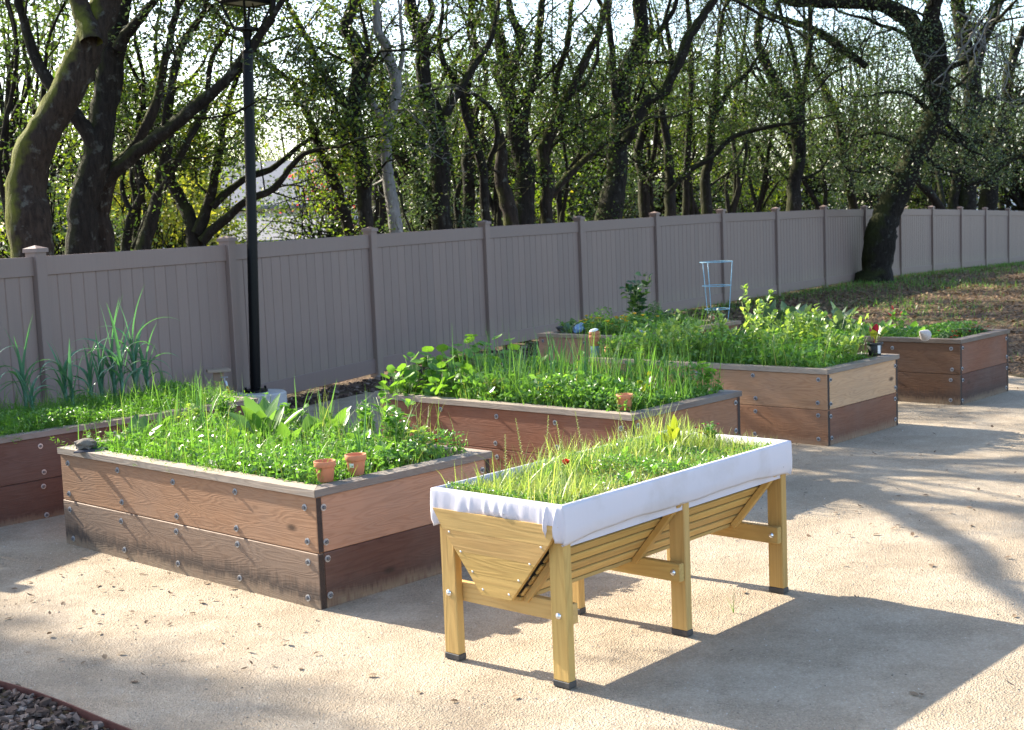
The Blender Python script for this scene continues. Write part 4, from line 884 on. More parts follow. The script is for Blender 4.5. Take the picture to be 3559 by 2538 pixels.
# ------------------------------------------------------------------ individual plants
disc_me = None
def one_leaf(parent, P, az, lean, L, W, curl, mat, prof='leaf', segs=7, name='leaf', fold=0.25, pet=0.25, twist=0.1):
    g_ = Geo(); blades(g_, [P], az, lean, L, W, curl, segs, 3, fold, prof, 0, twist, pet); return part(name, g_, mat, parent, True)
def leek_at(vx, dv):
    us = np.linspace(0.03, 0.97, 95); xs_ = []
    for u in us:
        d = bp(bedE, u, dv, 0.6) - np.array([0, 0, CZ]); xs_.append((PW / 2 + FPX * (d @ RT) / (d @ FWD)) / S)
    u = us[int(np.argmin(np.abs(np.array(xs_) - vx)))]; return bp(bedE, u, dv, 0.545)
def leek(vx, dv, h, n, label='tall blue green leek with arching strap leaves in the shaded bed'):
    t = thing('leek', label, 'leek', leek_at(vx, dv), 0, 'leeks in the shaded bed')
    part('stem', tube([(0, 0, -0.02), (0.004, 0, h * 0.25), (0.002, 0.004, h * 0.5)], [0.017, 0.015, 0.011], 10), L_LEEK, t, True)
    for i in range(n):
        f = i / max(1, n - 1); az = (i % 2) * math.pi + 0.5 + rnd(-0.8, 0.8); droop = rng.random() < 0.45
        one_leaf(t, (0, 0, h * (0.18 + 0.32 * f)), az, rnd(0.06, 0.30) * (1.15 - 0.75 * f), h * rnd(0.5, 0.74), rnd(0.028, 0.042), rnd(2.0, 3.4) if droop else rnd(0.0, 0.5), L_LEEK, 'grass', 12, fold=0.4, twist=0.3)
for vx, vy, h, n in [(60, 0.72, 0.74, 11), (146, 0.75, 0.62, 11), (258, 0.82, 0.80, 11), (276, 0.66, 0.74, 10), (305, 0.80, 0.90, 11), (-12, 0.70, 0.70, 9), (205, 0.8, 0.56, 8), (230, 0.7, 0.60, 8), (330, 0.85, 0.60, 8), (165, 0.6, 0.54, 7), (75, 0.6, 0.5, 6)]: leek(vx, vy, h, n)
def onion(P, h, n, label, group, w=0.017, spread=0.03):
    t = thing('onion_clump', label, 'onion', P, 0, group)
    for i in range(n):
        one_leaf(t, (rng.normal() * spread * 0.5, rng.normal() * spread * 0.5, 0), rnd(0, 6.28), abs(rng.normal()) * 0.14, h * rnd(0.65, 1.1), w * rnd(0.8, 1.3), rnd(-0.05, 0.45), L_ONION, 'grass', 5, fold=0.7, twist=0.3)
for vx, vy, h, n in [(395, 985, 0.40, 4), (425, 975, 0.44, 4), (452, 985, 0.46, 4), (480, 990, 0.36, 3), (640, 965, 0.36, 3), (700, 980, 0.52, 3), (808, 1060, 0.48, 4), (770, 985, 0.44, 3), (530, 960, 0.38, 3), (900, 1000, 0.32, 2), (310, 985, 0.26, 3)]:
    q = to_bed(bedA, onz(vx, vy, 0.55)); onion(q, h, n, 'upright onion leaves growing in the weathered front bed', 'onions in the front bed')
for i in range(24):
    u, v = rnd(0.35, 0.9), rnd(0.1, 0.85); onion(bp(bedB, u, v, 0.545), rnd(0.38, 0.62), int(rnd(3, 6)), 'upright onion leaves growing in the nasturtium bed', 'onions in the nasturtium bed', 0.015, 0.05)
for vx, vy, h, n in [(410, 880, 0.30, 4), (435, 882, 0.28, 3), (365, 872, 0.24, 3), (180, 900, 0.25, 3)]:
    q = to_bed(bedE, onz(vx, vy, 0.55)); onion(q, h, n, 'upright onion leaves growing in the shaded leek bed', 'onions in the leek bed')
def broad(P, n, L, W, label, mat, name='kale_plant', cat='kale', group=None, lean=(0.2, 0.9), curl=(0.2, 1.0), stemh=0.05, pet=0.3):
    t = thing(name, label, cat, P, 0, group)
    part('stem', tube([(0, 0, -0.03), (0, 0, stemh)], [0.012, 0.009], 8), L_STEM, t, True)
    for i in range(n):
        f = i / max(1, n - 1); one_leaf(t, (0, 0, stemh * (0.3 + 0.7 * f)), i * 2.4 + rnd(-0.4, 0.4), lean[1] + (lean[0] - lean[1]) * f + rnd(-0.1, 0.1), L * rnd(0.75, 1.1), W * rnd(0.8, 1.15), rnd(*curl), mat, 'leaf', 9, fold=0.3, pet=pet, twist=0.35)
    return t
def on_soil(vx, vy, z=0.55): return to_bed(bedA, onz(vx, vy, z))
broad(on_soil(588, 1012), 11, 0.36, 0.14, 'large mustard plant with broad upright bright green leaves in the front bed', L_KALE, 'mustard_plant', 'mustard', lean=(0.15, 0.75), curl=(0.0, 0.6))
broad(on_soil(742, 1000), 9, 0.28, 0.10, 'glossy broad leaved mustard plant beside the tall onions in the front bed', L_KALE, 'mustard_plant', 'mustard')
broad(on_soil(690, 1005), 7, 0.24, 0.09, 'smaller broad leaved mustard plant between two larger ones', L_KALE, 'mustard_plant', 'mustard')
for vx, vy in ((285, 1000), (345, 990), (320, 1010)): broad(on_soil(vx, vy), 7, 0.20, 0.075, 'dark bushy leafy beet near the rock end of the front bed', L_DARK if vx != 345 else L_KALE, 'beet_plant', 'beet', 'beets in the front bed')
for vx, vy in ((560, 1050), (610, 1075), (500, 1040), (650, 1050), (470, 1060), (720, 1050)): broad(on_soil(vx, vy), 9, 0.12, 0.045, 'low grey green leaf rosette in the front bed', L_SAGE, 'leaf_rosette', 'rosette', 'grey rosettes in the front bed', (0.6, 1.2), (0.2, 0.8), 0.03)
# celery like plants with lobed leaflets
def celery(P, h, n, label, mat=L_WEED, size=0.05, name='celery_plant', cat='celery', group=None, k=9):
    t = thing(name, label, cat, P, 0, group); gs_ = Geo(); gl_ = Geo()
    for i in range(n):
        az = rnd(0, 6.28); ln = rnd(0.02, 0.35); L = h * rnd(0.6, 1.05); tip = np.array([math.cos(az) * math.sin(ln), math.sin(az) * math.sin(ln), math.cos(ln)])
        pts_ = np.array([np.zeros(3), tip * L * 0.5, tip * L + np.array([math.cos(az), math.sin(az), 0]) * L * 0.08]); tube(pts_, [0.005, 0.004, 0.002], 5, gs_)
        tt_ = rng.uniform(0.4, 1.0, k); C = tip[None] * (L * tt_)[:, None]; azs = rnd(0, 6.28, k)
        blades(gl_, C, azs, rnd(0.5, 1.5, k), size * rnd(0.8, 1.7, k), size * rnd(0.6, 1.0, k), rnd(0, 1.0, k), 4, 3, 0.3, 'leaf', 0, 0.5, 0.25)
    part('stalks', gs_, L_STEM, t, True); part('foliage', gl_, mat, t, True); return t
celery(on_soil(880, 1040), 0.42, 8, 'tall lovage with glossy leaflets leaning over the front bed', size=0.055, name='lovage_plant', cat='lovage', k=12)
celery(on_soil(930, 1010), 0.30, 6, 'shorter spreading lovage at the right end of the front bed', size=0.05, name='lovage_plant', cat='lovage', k=10)
celery(on_soil(700, 960), 0.36, 5, 'celery with bright leaf tops behind the mustard plants', size=0.06)
celery(on_soil(770, 965), 0.30, 5, 'celery with pale leaf tops beside the tall onion stalks', size=0.06)
celery(on_soil(455, 955), 0.30, 9, 'bushy bright celery growing behind the front bed onions', size=0.045)
celery(on_soil(480, 935), 0.26, 8, 'dense leafy celery near the corner of the front bed', size=0.045)
for i, (vx, vy, h) in enumerate([(820, 1010, 0.34), (430, 985, 0.26), (860, 1000, 0.30), (960, 1020, 0.24)]): celery(on_soil(vx, vy), h, 6, 'loose leafy chervil clump standing above the weeds of the front bed', mat=[L_WEED, L_PEA][i % 2], size=0.042, name='chervil_clump', cat='chervil', group='chervil in the front bed', k=11)
for vx, vy, L in [(800, 1030, 0.2), (640, 1030, 0.22), (530, 1010, 0.2), (850, 1060, 0.18)]: broad(on_soil(vx, vy), 8, L, 0.085, 'young mustard plant with crinkled leaves in the front bed', L_KALE, 'mustard_plant', 'mustard', 'young mustards in the front bed')
for i in range(14): celery(bp(bedA, rnd(0.1, 0.9), rnd(0.05, 0.9), 0.545), rnd(0.10, 0.18), 6, 'small leafy seedling clump in the front bed', mat=[L_WEED, L_KALE, L_PEA][i % 3], size=0.03, name='seedling_clump', cat='seedling', group='seedlings in the front bed')
# nasturtiums
a = np.linspace(0, 2 * math.pi, 14, endpoint=False); rr = 1 + 0.05 * np.cos(a * 7); gd = Geo()
V = [(0, 0, -0.10)] + [(0.55 * math.cos(q), 0.55 * math.sin(q), -0.02) for q in a] + [(r_ * math.cos(q), r_ * math.sin(q), 0.10 + 0.05 * math.sin(3 * q)) for q, r_ in zip(a, rr)]
F3 = [(0, 1 + i, 1 + (i + 1) % 14) for i in range(14)]; F4 = [(1 + i, 15 + i, 15 + (i + 1) % 14, 1 + (i + 1) % 14) for i in range(14)]
gd.add(V, F3); n0 = 0; gd.f.append(np.array(F4)); gd.m.append(np.zeros(14, int)); disc_me = gd.mesh('round_leaf', L_NAST, True)
def nasturtium(P, n, rad, hmin, hmax, label, bias=(0, 0)):
    t = thing('nasturtium', label, 'nasturtium', P, 0, 'nasturtiums in the nasturtium bed'); gs_ = Geo()
    for i in range(int(n * 1.5)):
        an = rnd(0, 6.28); r_ = rad * 1.1 * math.sqrt(rnd(0, 1)); h = 1.5 * rnd(hmin, hmax) * (1 - 0.4 * (r_ / rad) ** 2)
        c_ = np.array([r_ * math.cos(an) + bias[0], r_ * math.sin(an) + bias[1], h]); s_ = rnd(0.028, 0.055)
        tube([np.array([c_[0] * 0.25, c_[1] * 0.25, 0.0]), c_ * np.array([0.8, 0.8, 0.55]), c_ - np.array([0, 0, 0.1 * s_])], 0.0022, 4, gs_)
        o_ = link('round_leaf', disc_me, t, c_, (rng.normal() * 0.45 - 0.15, rng.normal() * 0.45, rnd(0, 6.28))); o_.scale = (s_, s_, s_)
    part('stems', gs_, L_STEM, t, True)
NL = 'nasturtium with flat round leaves growing in the reddish bed'
for u, v, n, rad, h0, h1 in [(0.08, 0.93, 26, 0.17, 0.06, 0.24), (0.26, 0.94, 30, 0.18, 0.10, 0.30), (0.48, 0.93, 32, 0.19, 0.12, 0.32), (0.28, 0.80, 28, 0.17, 0.08, 0.27), (0.50, 0.78, 24, 0.17, 0.10, 0.28), (0.70, 0.93, 20, 0.18, 0.16, 0.36), (0.12, 0.78, 14, 0.13, 0.06, 0.20), (0.9, 0.9, 16, 0.17, 0.12, 0.30), (0.92, 0.62, 16, 0.17, 0.10, 0.28), (0.92, 0.35, 16, 0.17, 0.10, 0.28), (0.93, 0.12, 18, 0.15, 0.05, 0.22), (0.75, 0.7, 14, 0.16, 0.14, 0.3)]:
    nasturtium(bp(bedB, u, v, 0.545), n, rad, h0, h1, NL)
for i in range(14): celery(bp(bedB, rnd(0.08, 0.6), rnd(0.05, 0.62), 0.545), rnd(0.16, 0.28), 6, 'small dandelion like green in the reddish bed', mat=[L_CHARD, L_WEED, L_KALE][i % 3], size=0.05, name='salad_green', cat='salad green', group='salad greens in the reddish bed')
# peas
def pea(P, h, n, label, size=0.046):
    t = thing('pea_plant', label, 'pea plant', P, 0, 'pea shoots'); gs_ = Geo(); gl_ = Geo()
    for i in range(n):
        az = rnd(0, 6.28); L = h * rnd(0.65, 1.08); b = np.array([rng.normal() * 0.03, rng.normal() * 0.03, 0]); pts_ = [b]
        d_ = np.array([math.cos(az) * 0.18, math.sin(az) * 0.18, 1.0])
        for s_ in range(5): d_ = d_ + rng.normal(size=3) * 0.16; d_[2] = max(d_[2], 0.6); pts_.append(pts_[-1] + d_ / np.linalg.norm(d_) * L / 5)
        pts_ = np.array(pts_); tube(pts_, np.linspace(0.0035, 0.0018, 6), 5, gs_)
        k = int(10 + L * 40); tt_ = rng.uniform(0.15, 1.0, k) * 5; i0 = np.minimum(tt_.astype(int), 4); C = pts_[i0] + (pts_[i0 + 1] - pts_[i0]) * (tt_ - i0)[:, None] + rng.normal(size=(k, 3)) * 0.012
        blades(gl_, C, rnd(0, 6.28, k), rnd(0.2, 1.5, k), size * rnd(0.8, 1.5, k), size * rnd(0.6, 1.0, k), rnd(-0.3, 0.8, k), 3, 3, 0.35, 'oval', 0, 0.4)
    part('stems', gs_, L_STEM, t, True); part('foliage', gl_, L_PEA, t, True)
for i in range(26): pea(bp(bedC, rnd(0.12, 0.92), rnd(0.05, 0.95), 0.545), rnd(0.28, 0.56), 5, 'pale green pea shoots crowding the bright new bed')
pea(bp(bedC, 0.80, 0.52, 0.545), 0.68, 6, 'tallest pea plant rising above the other shoots in the bright new bed', 0.045)
for i in range(10): pea(bp(bedC, rnd(0.1, 0.5), rnd(0.55, 0.98), 0.545), rnd(0.18, 0.30), 6, 'pale green pea shoots crowding the bright new bed', 0.042)
# chard in the nursery pot
t = thing('potted_chard', 'yellow and dark red chard growing in the black nursery pot', 'chard', (npx[0], npx[1], BH + 0.098))
for i in range(9): one_leaf(t, (rng.normal() * .012, rng.normal() * .012, 0), i * 2.4, rnd(0.15, 0.9), rnd(0.13, 0.22), rnd(0.045, 0.065), rnd(0, 0.7), L_CHARDRED if i in (2, 6) else L_CHARD, 'leaf', 7, pet=0.4)
# dark bed plants
for i, (u, v) in enumerate([(0.25, 0.72), (0.45, 0.80), (0.30, 0.90), (0.6, 0.88), (0.5, 0.62), (0.2, 0.55)]): broad(bp(bedD, u, v, 0.545), 10, 0.34, 0.12, 'blue green broccoli plant at the back of the dark bed', L_SAGE, 'broccoli_plant', 'broccoli', 'broccoli plants in the dark bed', (0.2, 0.9), (0.0, 0.6), 0.08)
for i, (u, v) in enumerate([(0.35, 0.42), (0.6, 0.45), (0.2, 0.36), (0.5, 0.28), (0.75, 0.35), (0.30, 0.22), (0.85, 0.5)]): broad(bp(bedD, u, v, 0.545), 12, 0.18, 0.08, 'bright green lettuce head in the dark bed', L_WEED, 'lettuce', 'lettuce', 'lettuces in the dark bed', (0.3, 1.1), (0.1, 0.6), 0.02)
def mound(P, r, h, label, mat, fl):
    t = thing('flower_mound', label, 'flowers', P); g_ = Geo(); n = 1500; d = rng.normal(size=(n, 3)); d /= np.linalg.norm(d, axis=1, keepdims=True); d[:, 2] = np.abs(d[:, 2]); C = d * (rnd(0.25, 1.0, n) ** 0.4)[:, None] * np.array([r, r, h]); leaf_cards(g_, C, 0.028, 0.006, 0.2, 0); part('foliage', g_, mat, t)
    for i in range(fl):
        a_ = rnd(0, 6.28); c_ = np.array([math.cos(a_) * r * 0.8, math.sin(a_) * r * 0.8, h * rnd(0.6, 1.05)]); gf = Geo(); blades(gf, np.repeat([c_], 6, 0), np.linspace(0, 6.28, 7)[:6], 0.9, 0.02, 0.018, 0.6, 2, 3, 0.2, 'oval'); part('flower', gf, L_FRED, t)
mound(bp(bedD, 0.17, 0.085, 0.55), 0.135, 0.15, 'dark green pinks mound with red flowers at the near corner of the dark bed', L_DARK, 6); mound(bp(bedD, 0.74, 0.07, 0.55), 0.115, 0.14, 'dark pinks mound with crimson flowers at the right end of the dark bed', L_DARK, 7)
t = celery(bp(bedD, 0.82, 0.42, 0.545), 0.30, 6, 'pepper plant with small red pods in the dark bed', mat=L_GRASS, size=0.05, name='pepper_plant', cat='pepper plant')
for i in range(4): part('pepper', lathe([(0, 0.0), (0.009, 0.012), (0.008, 0.04), (0, 0.06)], 8, M=roty(rnd(-1, 1))), M_HOSE, t, True, loc=(rng.normal() * 0.07, rng.normal() * 0.07, rnd(0.17, 0.28)))
# far bed plants
t = celery(bp(bedF, 0.62, 0.70, 0.545), 0.66, 8, 'tall dark leafy plant standing against the fence in the far bed', mat=L_DARK, size=0.085, name='leafy_shrub', cat='shrub', k=16)
mound(bp(bedF, 0.74, 0.62, 0.55), 0.13, 0.36, 'fine leaved dark rosemary bush near the tomato cage', L_DARK, 0)
for i, (u, v) in enumerate([(0.12, 0.55), (0.20, 0.62), (0.28, 0.45), (0.22, 0.35), (0.35, 0.55), (0.4, 0.3), (0.16, 0.42)]):
    t = celery(bp(bedF, u, v, 0.545), 0.22, 6, 'yellow pansy clump in the far bed', mat=[L_PEA, L_CHARD, L_WEED][i % 3], size=0.05, name='pansy', cat='pansy', group='yellow pansies in the far bed')
    for q in range(5):
        c_ = np.array([rng.normal() * 0.07, rng.normal() * 0.07, rnd(0.16, 0.27)]); gf = Geo(); blades(gf, np.repeat([c_], 5, 0), np.linspace(0, 6.28, 6)[:5], 1.0, 0.032, 0.034, 0.4, 3, 3, 0.2, 'oval'); part('flower', gf, L_FYEL, t)
for i, (u, v) in enumerate([(0.10, 0.80), (0.2, 0.85), (0.32, 0.80), (0.45, 0.85)]): broad(bp(bedF, u, v, 0.545), 8, 0.19, 0.09, 'dark cabbage plant at the back of the far bed', L_SAGE, 'cabbage_plant', 'cabbage', 'cabbages in the far bed', (0.3, 1.0), (0.0, 0.6), 0.06)
for i in range(12): celery(bp(bedF, rnd(0.2, 0.8), rnd(0.08, 0.6), 0.545), rnd(0.2, 0.34), 6, 'low bushy green in the far bed', mat=[L_WEED, L_DARK, L_KALE][i % 3], size=0.045, name='bushy_green', cat='greens', group='bushy greens in the far bed')
# trough plants
t = broad(tp(0.50, 0.05, 0.74), 7, 0.17, 0.05, 'yellow green chard with orange stems in the trough planter', L_CHARD, 'chard_plant', 'chard', lean=(0.05, 0.6), curl=(0, 0.5), stemh=0.03, pet=0.45)
def seedstalk(P, h):
    t = thing('seed_stalk', 'upright weed seed stalk rising from the trough planter', 'seed stalk', P, 0, 'seed stalks in the trough planter'); d = np.array([rng.normal() * 0.12, rng.normal() * 0.12, 1]); part('stem', tube([(0, 0, 0), d * h * 0.5, d * h], [0.0022, 0.002, 0.0012], 5), L_SEED, t)
    g_ = Geo(); k = 34; tt_ = np.linspace(0.4, 1.0, k); C = d[None] * (h * tt_)[:, None]; blades(g_, C, np.arange(k) * 2.4, 1.1, 0.016 * (1.3 - tt_), 0.010, 0.3, 2, 3, 0.2, 'oval'); part('seed_heads', g_, L_SEED, t)
for a_, b_, h in [(-0.35, 0.30, 0.30), (-0.18, 0.33, 0.28), (0.10, 0.31, 0.27), (0.33, 0.20, 0.30), (-0.55, 0.25, 0.25), (0.60, 0.05, 0.20), (-0.02, 0.34, 0.24), (-0.28, 0.12, 0.2)]: seedstalk(tp(a_, b_, 0.74), h)
def pansy_red(P, label, h=0.09):
    t = thing('red_pansy', label, 'pansy', P); part('stem', tube([(0, 0, 0), (0.004, 0, h)], 0.0018, 5), L_STEM, t); g_ = Geo(); blades(g_, np.repeat([[0.004, 0, h]], 5, 0), R(-132) + np.linspace(-2.5, 2.5, 5), rnd(0.2, 0.7, 5), 0.03, 0.034, 0.2, 3, 3, 0.2, 'oval'); part('petals', g_, L_FRED, t)
    g2 = Geo(); blades(g2, np.repeat([[0, 0, 0.005]], 7, 0), rnd(0, 6.28, 7), rnd(0.5, 1.2, 7), 0.07, 0.035, 0.4, 4, 3, 0.3, 'leaf'); part('leaves', g2, L_WEED, t)
pansy_red(tp(-0.47, -0.04, 0.745), 'single dark red pansy standing up from the trough planter', 0.12); pansy_red(bp(bedA, 0.86, 0.10, 0.55), 'small dark red pansy at the right end of the front bed', 0.14)
t = celery(tp(0.74, 0.0, 0.74), 0.14, 9, 'purple flowered viola clump at the far end of the trough planter', mat=L_GRASS, size=0.022, name='viola', cat='viola', k=14)
for i in range(8):
    c_ = np.array([rng.normal() * 0.05, rng.normal() * 0.05, rnd(0.08, 0.14)]); gf = Geo(); blades(gf, np.repeat([c_], 5, 0), np.linspace(0, 6.28, 6)[:5], 0.9, 0.014, 0.014, 0.4, 2, 3, 0.2, 'oval'); part('flower', gf, L_CHARDRED, t)
broad(tp(-0.66, -0.22, 0.745), 7, 0.08, 0.04, 'small yellowing leafy seedling at the near corner of the trough planter', L_CHARD, 'seedling', 'seedling', lean=(0.3, 1.0), stemh=0.01)
for i in range(9): broad(tp(rnd(-0.6, 0.7), rnd(-0.28, 0.28), 0.745), 6, 0.085, 0.045, 'small round leaved seedling in the trough planter grass', L_WEED, 'clover_seedling', 'seedling', 'seedlings in the trough planter', (0.2, 0.9), (0.1, 0.6), 0.015)
# lone weed in the gravel
q = onz(1632, 1365, 0.01); t = thing('gravel_weed', 'lone thin weed growing in the sunlit gravel under the planter', 'weed', (q[0], q[1], 0.01)); g_ = Geo(); blades(g_, [[0, 0, 0]] * 5, rnd(0, 6.28, 5), rnd(0.05, 0.5, 5), [0.13, 0.10, 0.07, 0.05, 0.06], 0.004, 0.2, 4, 2); part('leaves', g_, L_GRASS, t)

# ------------------------------------------------------------------ oaks behind the fence
def fence_y(vx): return float(np.interp(vx, [78, 504, 822, 1076, 1287, 1456, 1604, 1725, 1832, 1922, 2001, 2072, 2136, 2191, 2242, 2300], np.r_[FY[2:17], 46.5]))
def walk(P, d, r, L, nseg, wob, up, r1=0.35):
    pts = [np.array(P, float)]; d = np.array(d, float); d /= np.linalg.norm(d); out_d = [d.copy()]
    for i in range(nseg):
        d = d + rng.normal(size=3) * wob; d[2] += up; d /= np.linalg.norm(d); pts.append(pts[-1] + d * L / nseg); out_d.append(d.copy())
    return np.array(pts), np.linspace(r, r * r1, nseg + 1), out_d
GUARD = True
def branch(gt, anchors, P, d, r, L, lvl, wob=0.34, up=0.06, kids=4, sides=5):
    nseg = max(3, int(L / 0.32)); pts, rad, ds = walk(P, d, r, L, nseg, wob, up)
    if GUARD and pts[:, 2].min() < 2.5:
        s_, _h = fence_sd(pts[:, 0], pts[:, 1])
        if ((s_ > -0.15) & (pts[:, 2] < 2.4)).any(): return
    if not GUARD and pts[:, 2].min() < 2.1: return
    tube(pts, rad, sides if r > 0.02 else 3, gt, jit=0.06 if r > 0.03 else 0, cap=False)
    if lvl <= 0:
        anchors.append(pts[max(1, nseg // 3):]); return
    if lvl == 1: anchors.append(pts[-2:])
    for q in range(kids):
        i = int(rnd(max(1, nseg * 0.25), nseg + 0.99)); i = min(i, nseg); nd = ds[i] + rng.normal(size=3) * 0.75; nd[2] = nd[2] * 0.7 + 0.12
        branch(gt, anchors, pts[i], nd, max(0.0065, rad[i] * rnd(0.45, 0.7)), L * rnd(0.42, 0.68), lvl - 1, wob, up, kids, sides)
def leaves_from(anchors, per, spread, size, keep=None):
    if not anchors: return np.zeros((0, 3))
    A = np.concatenate(anchors); 
    if keep is not None: A = A[keep(A)]
    if len(A) == 0: return np.zeros((0, 3))
    C = np.repeat(A, per, 0); return C + rng.normal(size=C.shape) * spread * np.array([1, 1, 0.8])
def oak(label, stems, depth, bark=B_OAK, leaf=L_OAK, group=None, dens=0.5, dens2=None, per=5, above=3.5, lsize=0.05, side_from=2.3, kids=4, drift=0.25, spread=0.075, name='oak_tree', topleaf=1.0, sidelen=(0.7, 1.7), hi_n=0.4):
    """stems: lists of (x, y, width) read off the picture, first one starts at the fence line or the ground"""
    gt = Geo(); anchors = []; base = None
    for si, st in enumerate(stems):
        dd = depth + (0 if si == 0 else rng.normal() * drift * 0.3); P = []; Rr = []
        slope = rng.normal() * drift
        for q, (x, y, w) in enumerate(st):
            D = dd + slope * q / max(1, len(st) - 1) + rng.normal() * 0.03; P.append(at(x, y, D)); Rr.append(w * VPX * D / 2)
        P = np.array(P); Rr = np.array(Rr)
        if si == 0:
            d = P[0] - P[1]; d /= np.linalg.norm(d); gz = float(ground_h(np.array(P[0][0]), np.array(P[0][1])))
            if P[0][2] > gz + 0.3:
                t_ = (P[0][2] - gz) / max(0.4, -d[2]); low = P[0] + d * t_ * np.array([0.7, 0.7, 1]); low[2] = gz - 0.1
                midp = (P[0] + low) / 2; P = np.vstack([low, midp, P]); Rr = np.r_[Rr[0] * 1.45, Rr[0] * 1.08, Rr]
            base = np.array([P[0][0], P[0][1], gz])
        Ps = smooth_path(P, 5); Rs = smooth_path(np.c_[Rr, Rr, Rr], 5)[:, 0]
        wobl = np.cumsum(rng.normal(size=Ps.shape) * 0.012, 0) * np.minimum(1, Rs / 0.1)[:, None]; Ps = Ps + wobl - np.linspace(0, 1, len(Ps))[:, None] * wobl[-1]
        bul = np.convolve(rng.normal(size=len(Rs) + 4), np.ones(5) / 5, 'valid'); tube(Ps, Rs * (1 + bul * 0.09), 14 if Rs[0] > 0.12 else (10 if Rs[0] > 0.08 else 7), gt, jit=0.06, cap=False)
        # side branches
        seg = np.linalg.norm(np.diff(Ps, axis=0), axis=1); dirs = np.diff(Ps, axis=0) / seg[:, None]
        for i in range(len(seg)):
            if Ps[i][2] > side_from and rng.random() < (dens if si == 0 or dens2 is None else dens2) * 1.35 * seg[i] / 0.22:
                rd = rng.normal(size=3); rd -= dirs[i] * (rd @ dirs[i]); rd /= np.linalg.norm(rd) + 1e-9; nd = rd * 0.9 + dirs[i] * rnd(0.2, 0.9) + np.array([0, 0, 0.1])
                branch(gt, anchors, Ps[i], nd, max(0.007, Rs[i] * rnd(0.16, 0.36)), rnd(*sidelen), 2, kids=kids)
        # stem goes on above
        if st[-1][1] < 60 and above > 0:
            nf = 2 if Rs[-1] < 0.08 else 3
            for f in range(nf):
                nd = dirs[-1] + rng.normal(size=3) * 0.28 + np.array([0, 0, 0.55])
                branch(gt, anchors, Ps[-1], nd, Rs[-1] * 0.82, above * rnd(0.8, 1.15) * (0.4 if Rs[-1] < 0.05 else 1.0), 3, 0.22, 0.05, 4, 6)
        else:
            branch(gt, anchors, Ps[-1], dirs[-1], Rs[-1] * 0.9, rnd(0.8, 1.4), 2, kids=4)
    t = thing(name, label, 'tree', base, 0, group)
    V0 = -base
    for gg_ in (gt,): gg_.v = [v + V0 for v in gg_.v]
    part('trunk', gt, bark, t, True)
    C = leaves_from(anchors, per, spread, lsize)
    if len(C) and not GUARD: C = C[C[:, 2] > 2.1]
    if len(C) and GUARD:
        s_, _h = fence_sd(C[:, 0], C[:, 1]); C = C[(s_ < -0.1) | (C[:, 2] > 2.3)]
    if len(C):
        # upper crowns shaped for the light: thinned midway for sun, thickened above for shade
        hi = (C[:, 2] > 4.9) & (C[:, 2] < 7.3); keep = ~hi | (rng.random(len(C)) < topleaf); C = C[keep]; top = C[C[:, 2] > 7.3]; C = C[C[:, 2] <= 7.3]
        if len(top): top = top[rng.integers(0, len(top), int(len(top) * hi_n))]; C = np.vstack([C, top + rng.normal(size=top.shape) * 0.14])
        gl_ = Geo(); s_ = lsize * rnd(0.65, 1.35, len(C)) * np.where(C[:, 2] > 7.3, 2.2, 1.0); leaf_cards(gl_, C - base, s_, s_ * 0.58, 0.4); part('crown', gl_, leaf, t)
    return t
GO = 'oaks in the row behind the fence'
F_ = fence_y
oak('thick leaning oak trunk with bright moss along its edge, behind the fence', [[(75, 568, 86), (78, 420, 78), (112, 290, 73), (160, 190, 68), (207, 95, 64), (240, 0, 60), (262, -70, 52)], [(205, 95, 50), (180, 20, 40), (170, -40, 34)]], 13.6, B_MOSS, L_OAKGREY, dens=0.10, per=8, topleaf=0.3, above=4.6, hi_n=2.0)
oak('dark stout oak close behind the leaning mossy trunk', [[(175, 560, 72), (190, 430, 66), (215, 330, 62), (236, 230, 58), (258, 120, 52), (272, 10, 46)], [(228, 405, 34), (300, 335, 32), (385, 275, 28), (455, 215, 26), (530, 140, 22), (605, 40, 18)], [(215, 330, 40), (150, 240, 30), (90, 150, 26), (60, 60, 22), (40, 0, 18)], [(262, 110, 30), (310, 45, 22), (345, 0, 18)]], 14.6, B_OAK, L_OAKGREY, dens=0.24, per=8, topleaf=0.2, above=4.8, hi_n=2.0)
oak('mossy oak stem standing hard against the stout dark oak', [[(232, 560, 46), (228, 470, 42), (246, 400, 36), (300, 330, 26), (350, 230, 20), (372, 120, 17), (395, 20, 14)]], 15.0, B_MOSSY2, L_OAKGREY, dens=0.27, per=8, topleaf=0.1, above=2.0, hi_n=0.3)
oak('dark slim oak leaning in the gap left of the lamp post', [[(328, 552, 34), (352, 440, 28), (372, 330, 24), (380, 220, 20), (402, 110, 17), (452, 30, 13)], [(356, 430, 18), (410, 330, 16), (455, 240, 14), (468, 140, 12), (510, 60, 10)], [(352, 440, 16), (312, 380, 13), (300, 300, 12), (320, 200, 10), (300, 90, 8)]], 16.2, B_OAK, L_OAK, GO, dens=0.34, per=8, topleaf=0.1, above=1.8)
oak('thin crooked oak at the edge of the yellow bushes', [[(283, 556, 22), (296, 480, 18), (318, 430, 15), (305, 360, 13), (322, 280, 11), (312, 190, 10)], [(296, 480, 12), (270, 420, 11), (280, 350, 9), (262, 280, 8)]], 16.8, B_OAK, L_OAK, GO, above=1.5, topleaf=0.1, dens=0.40, per=8)
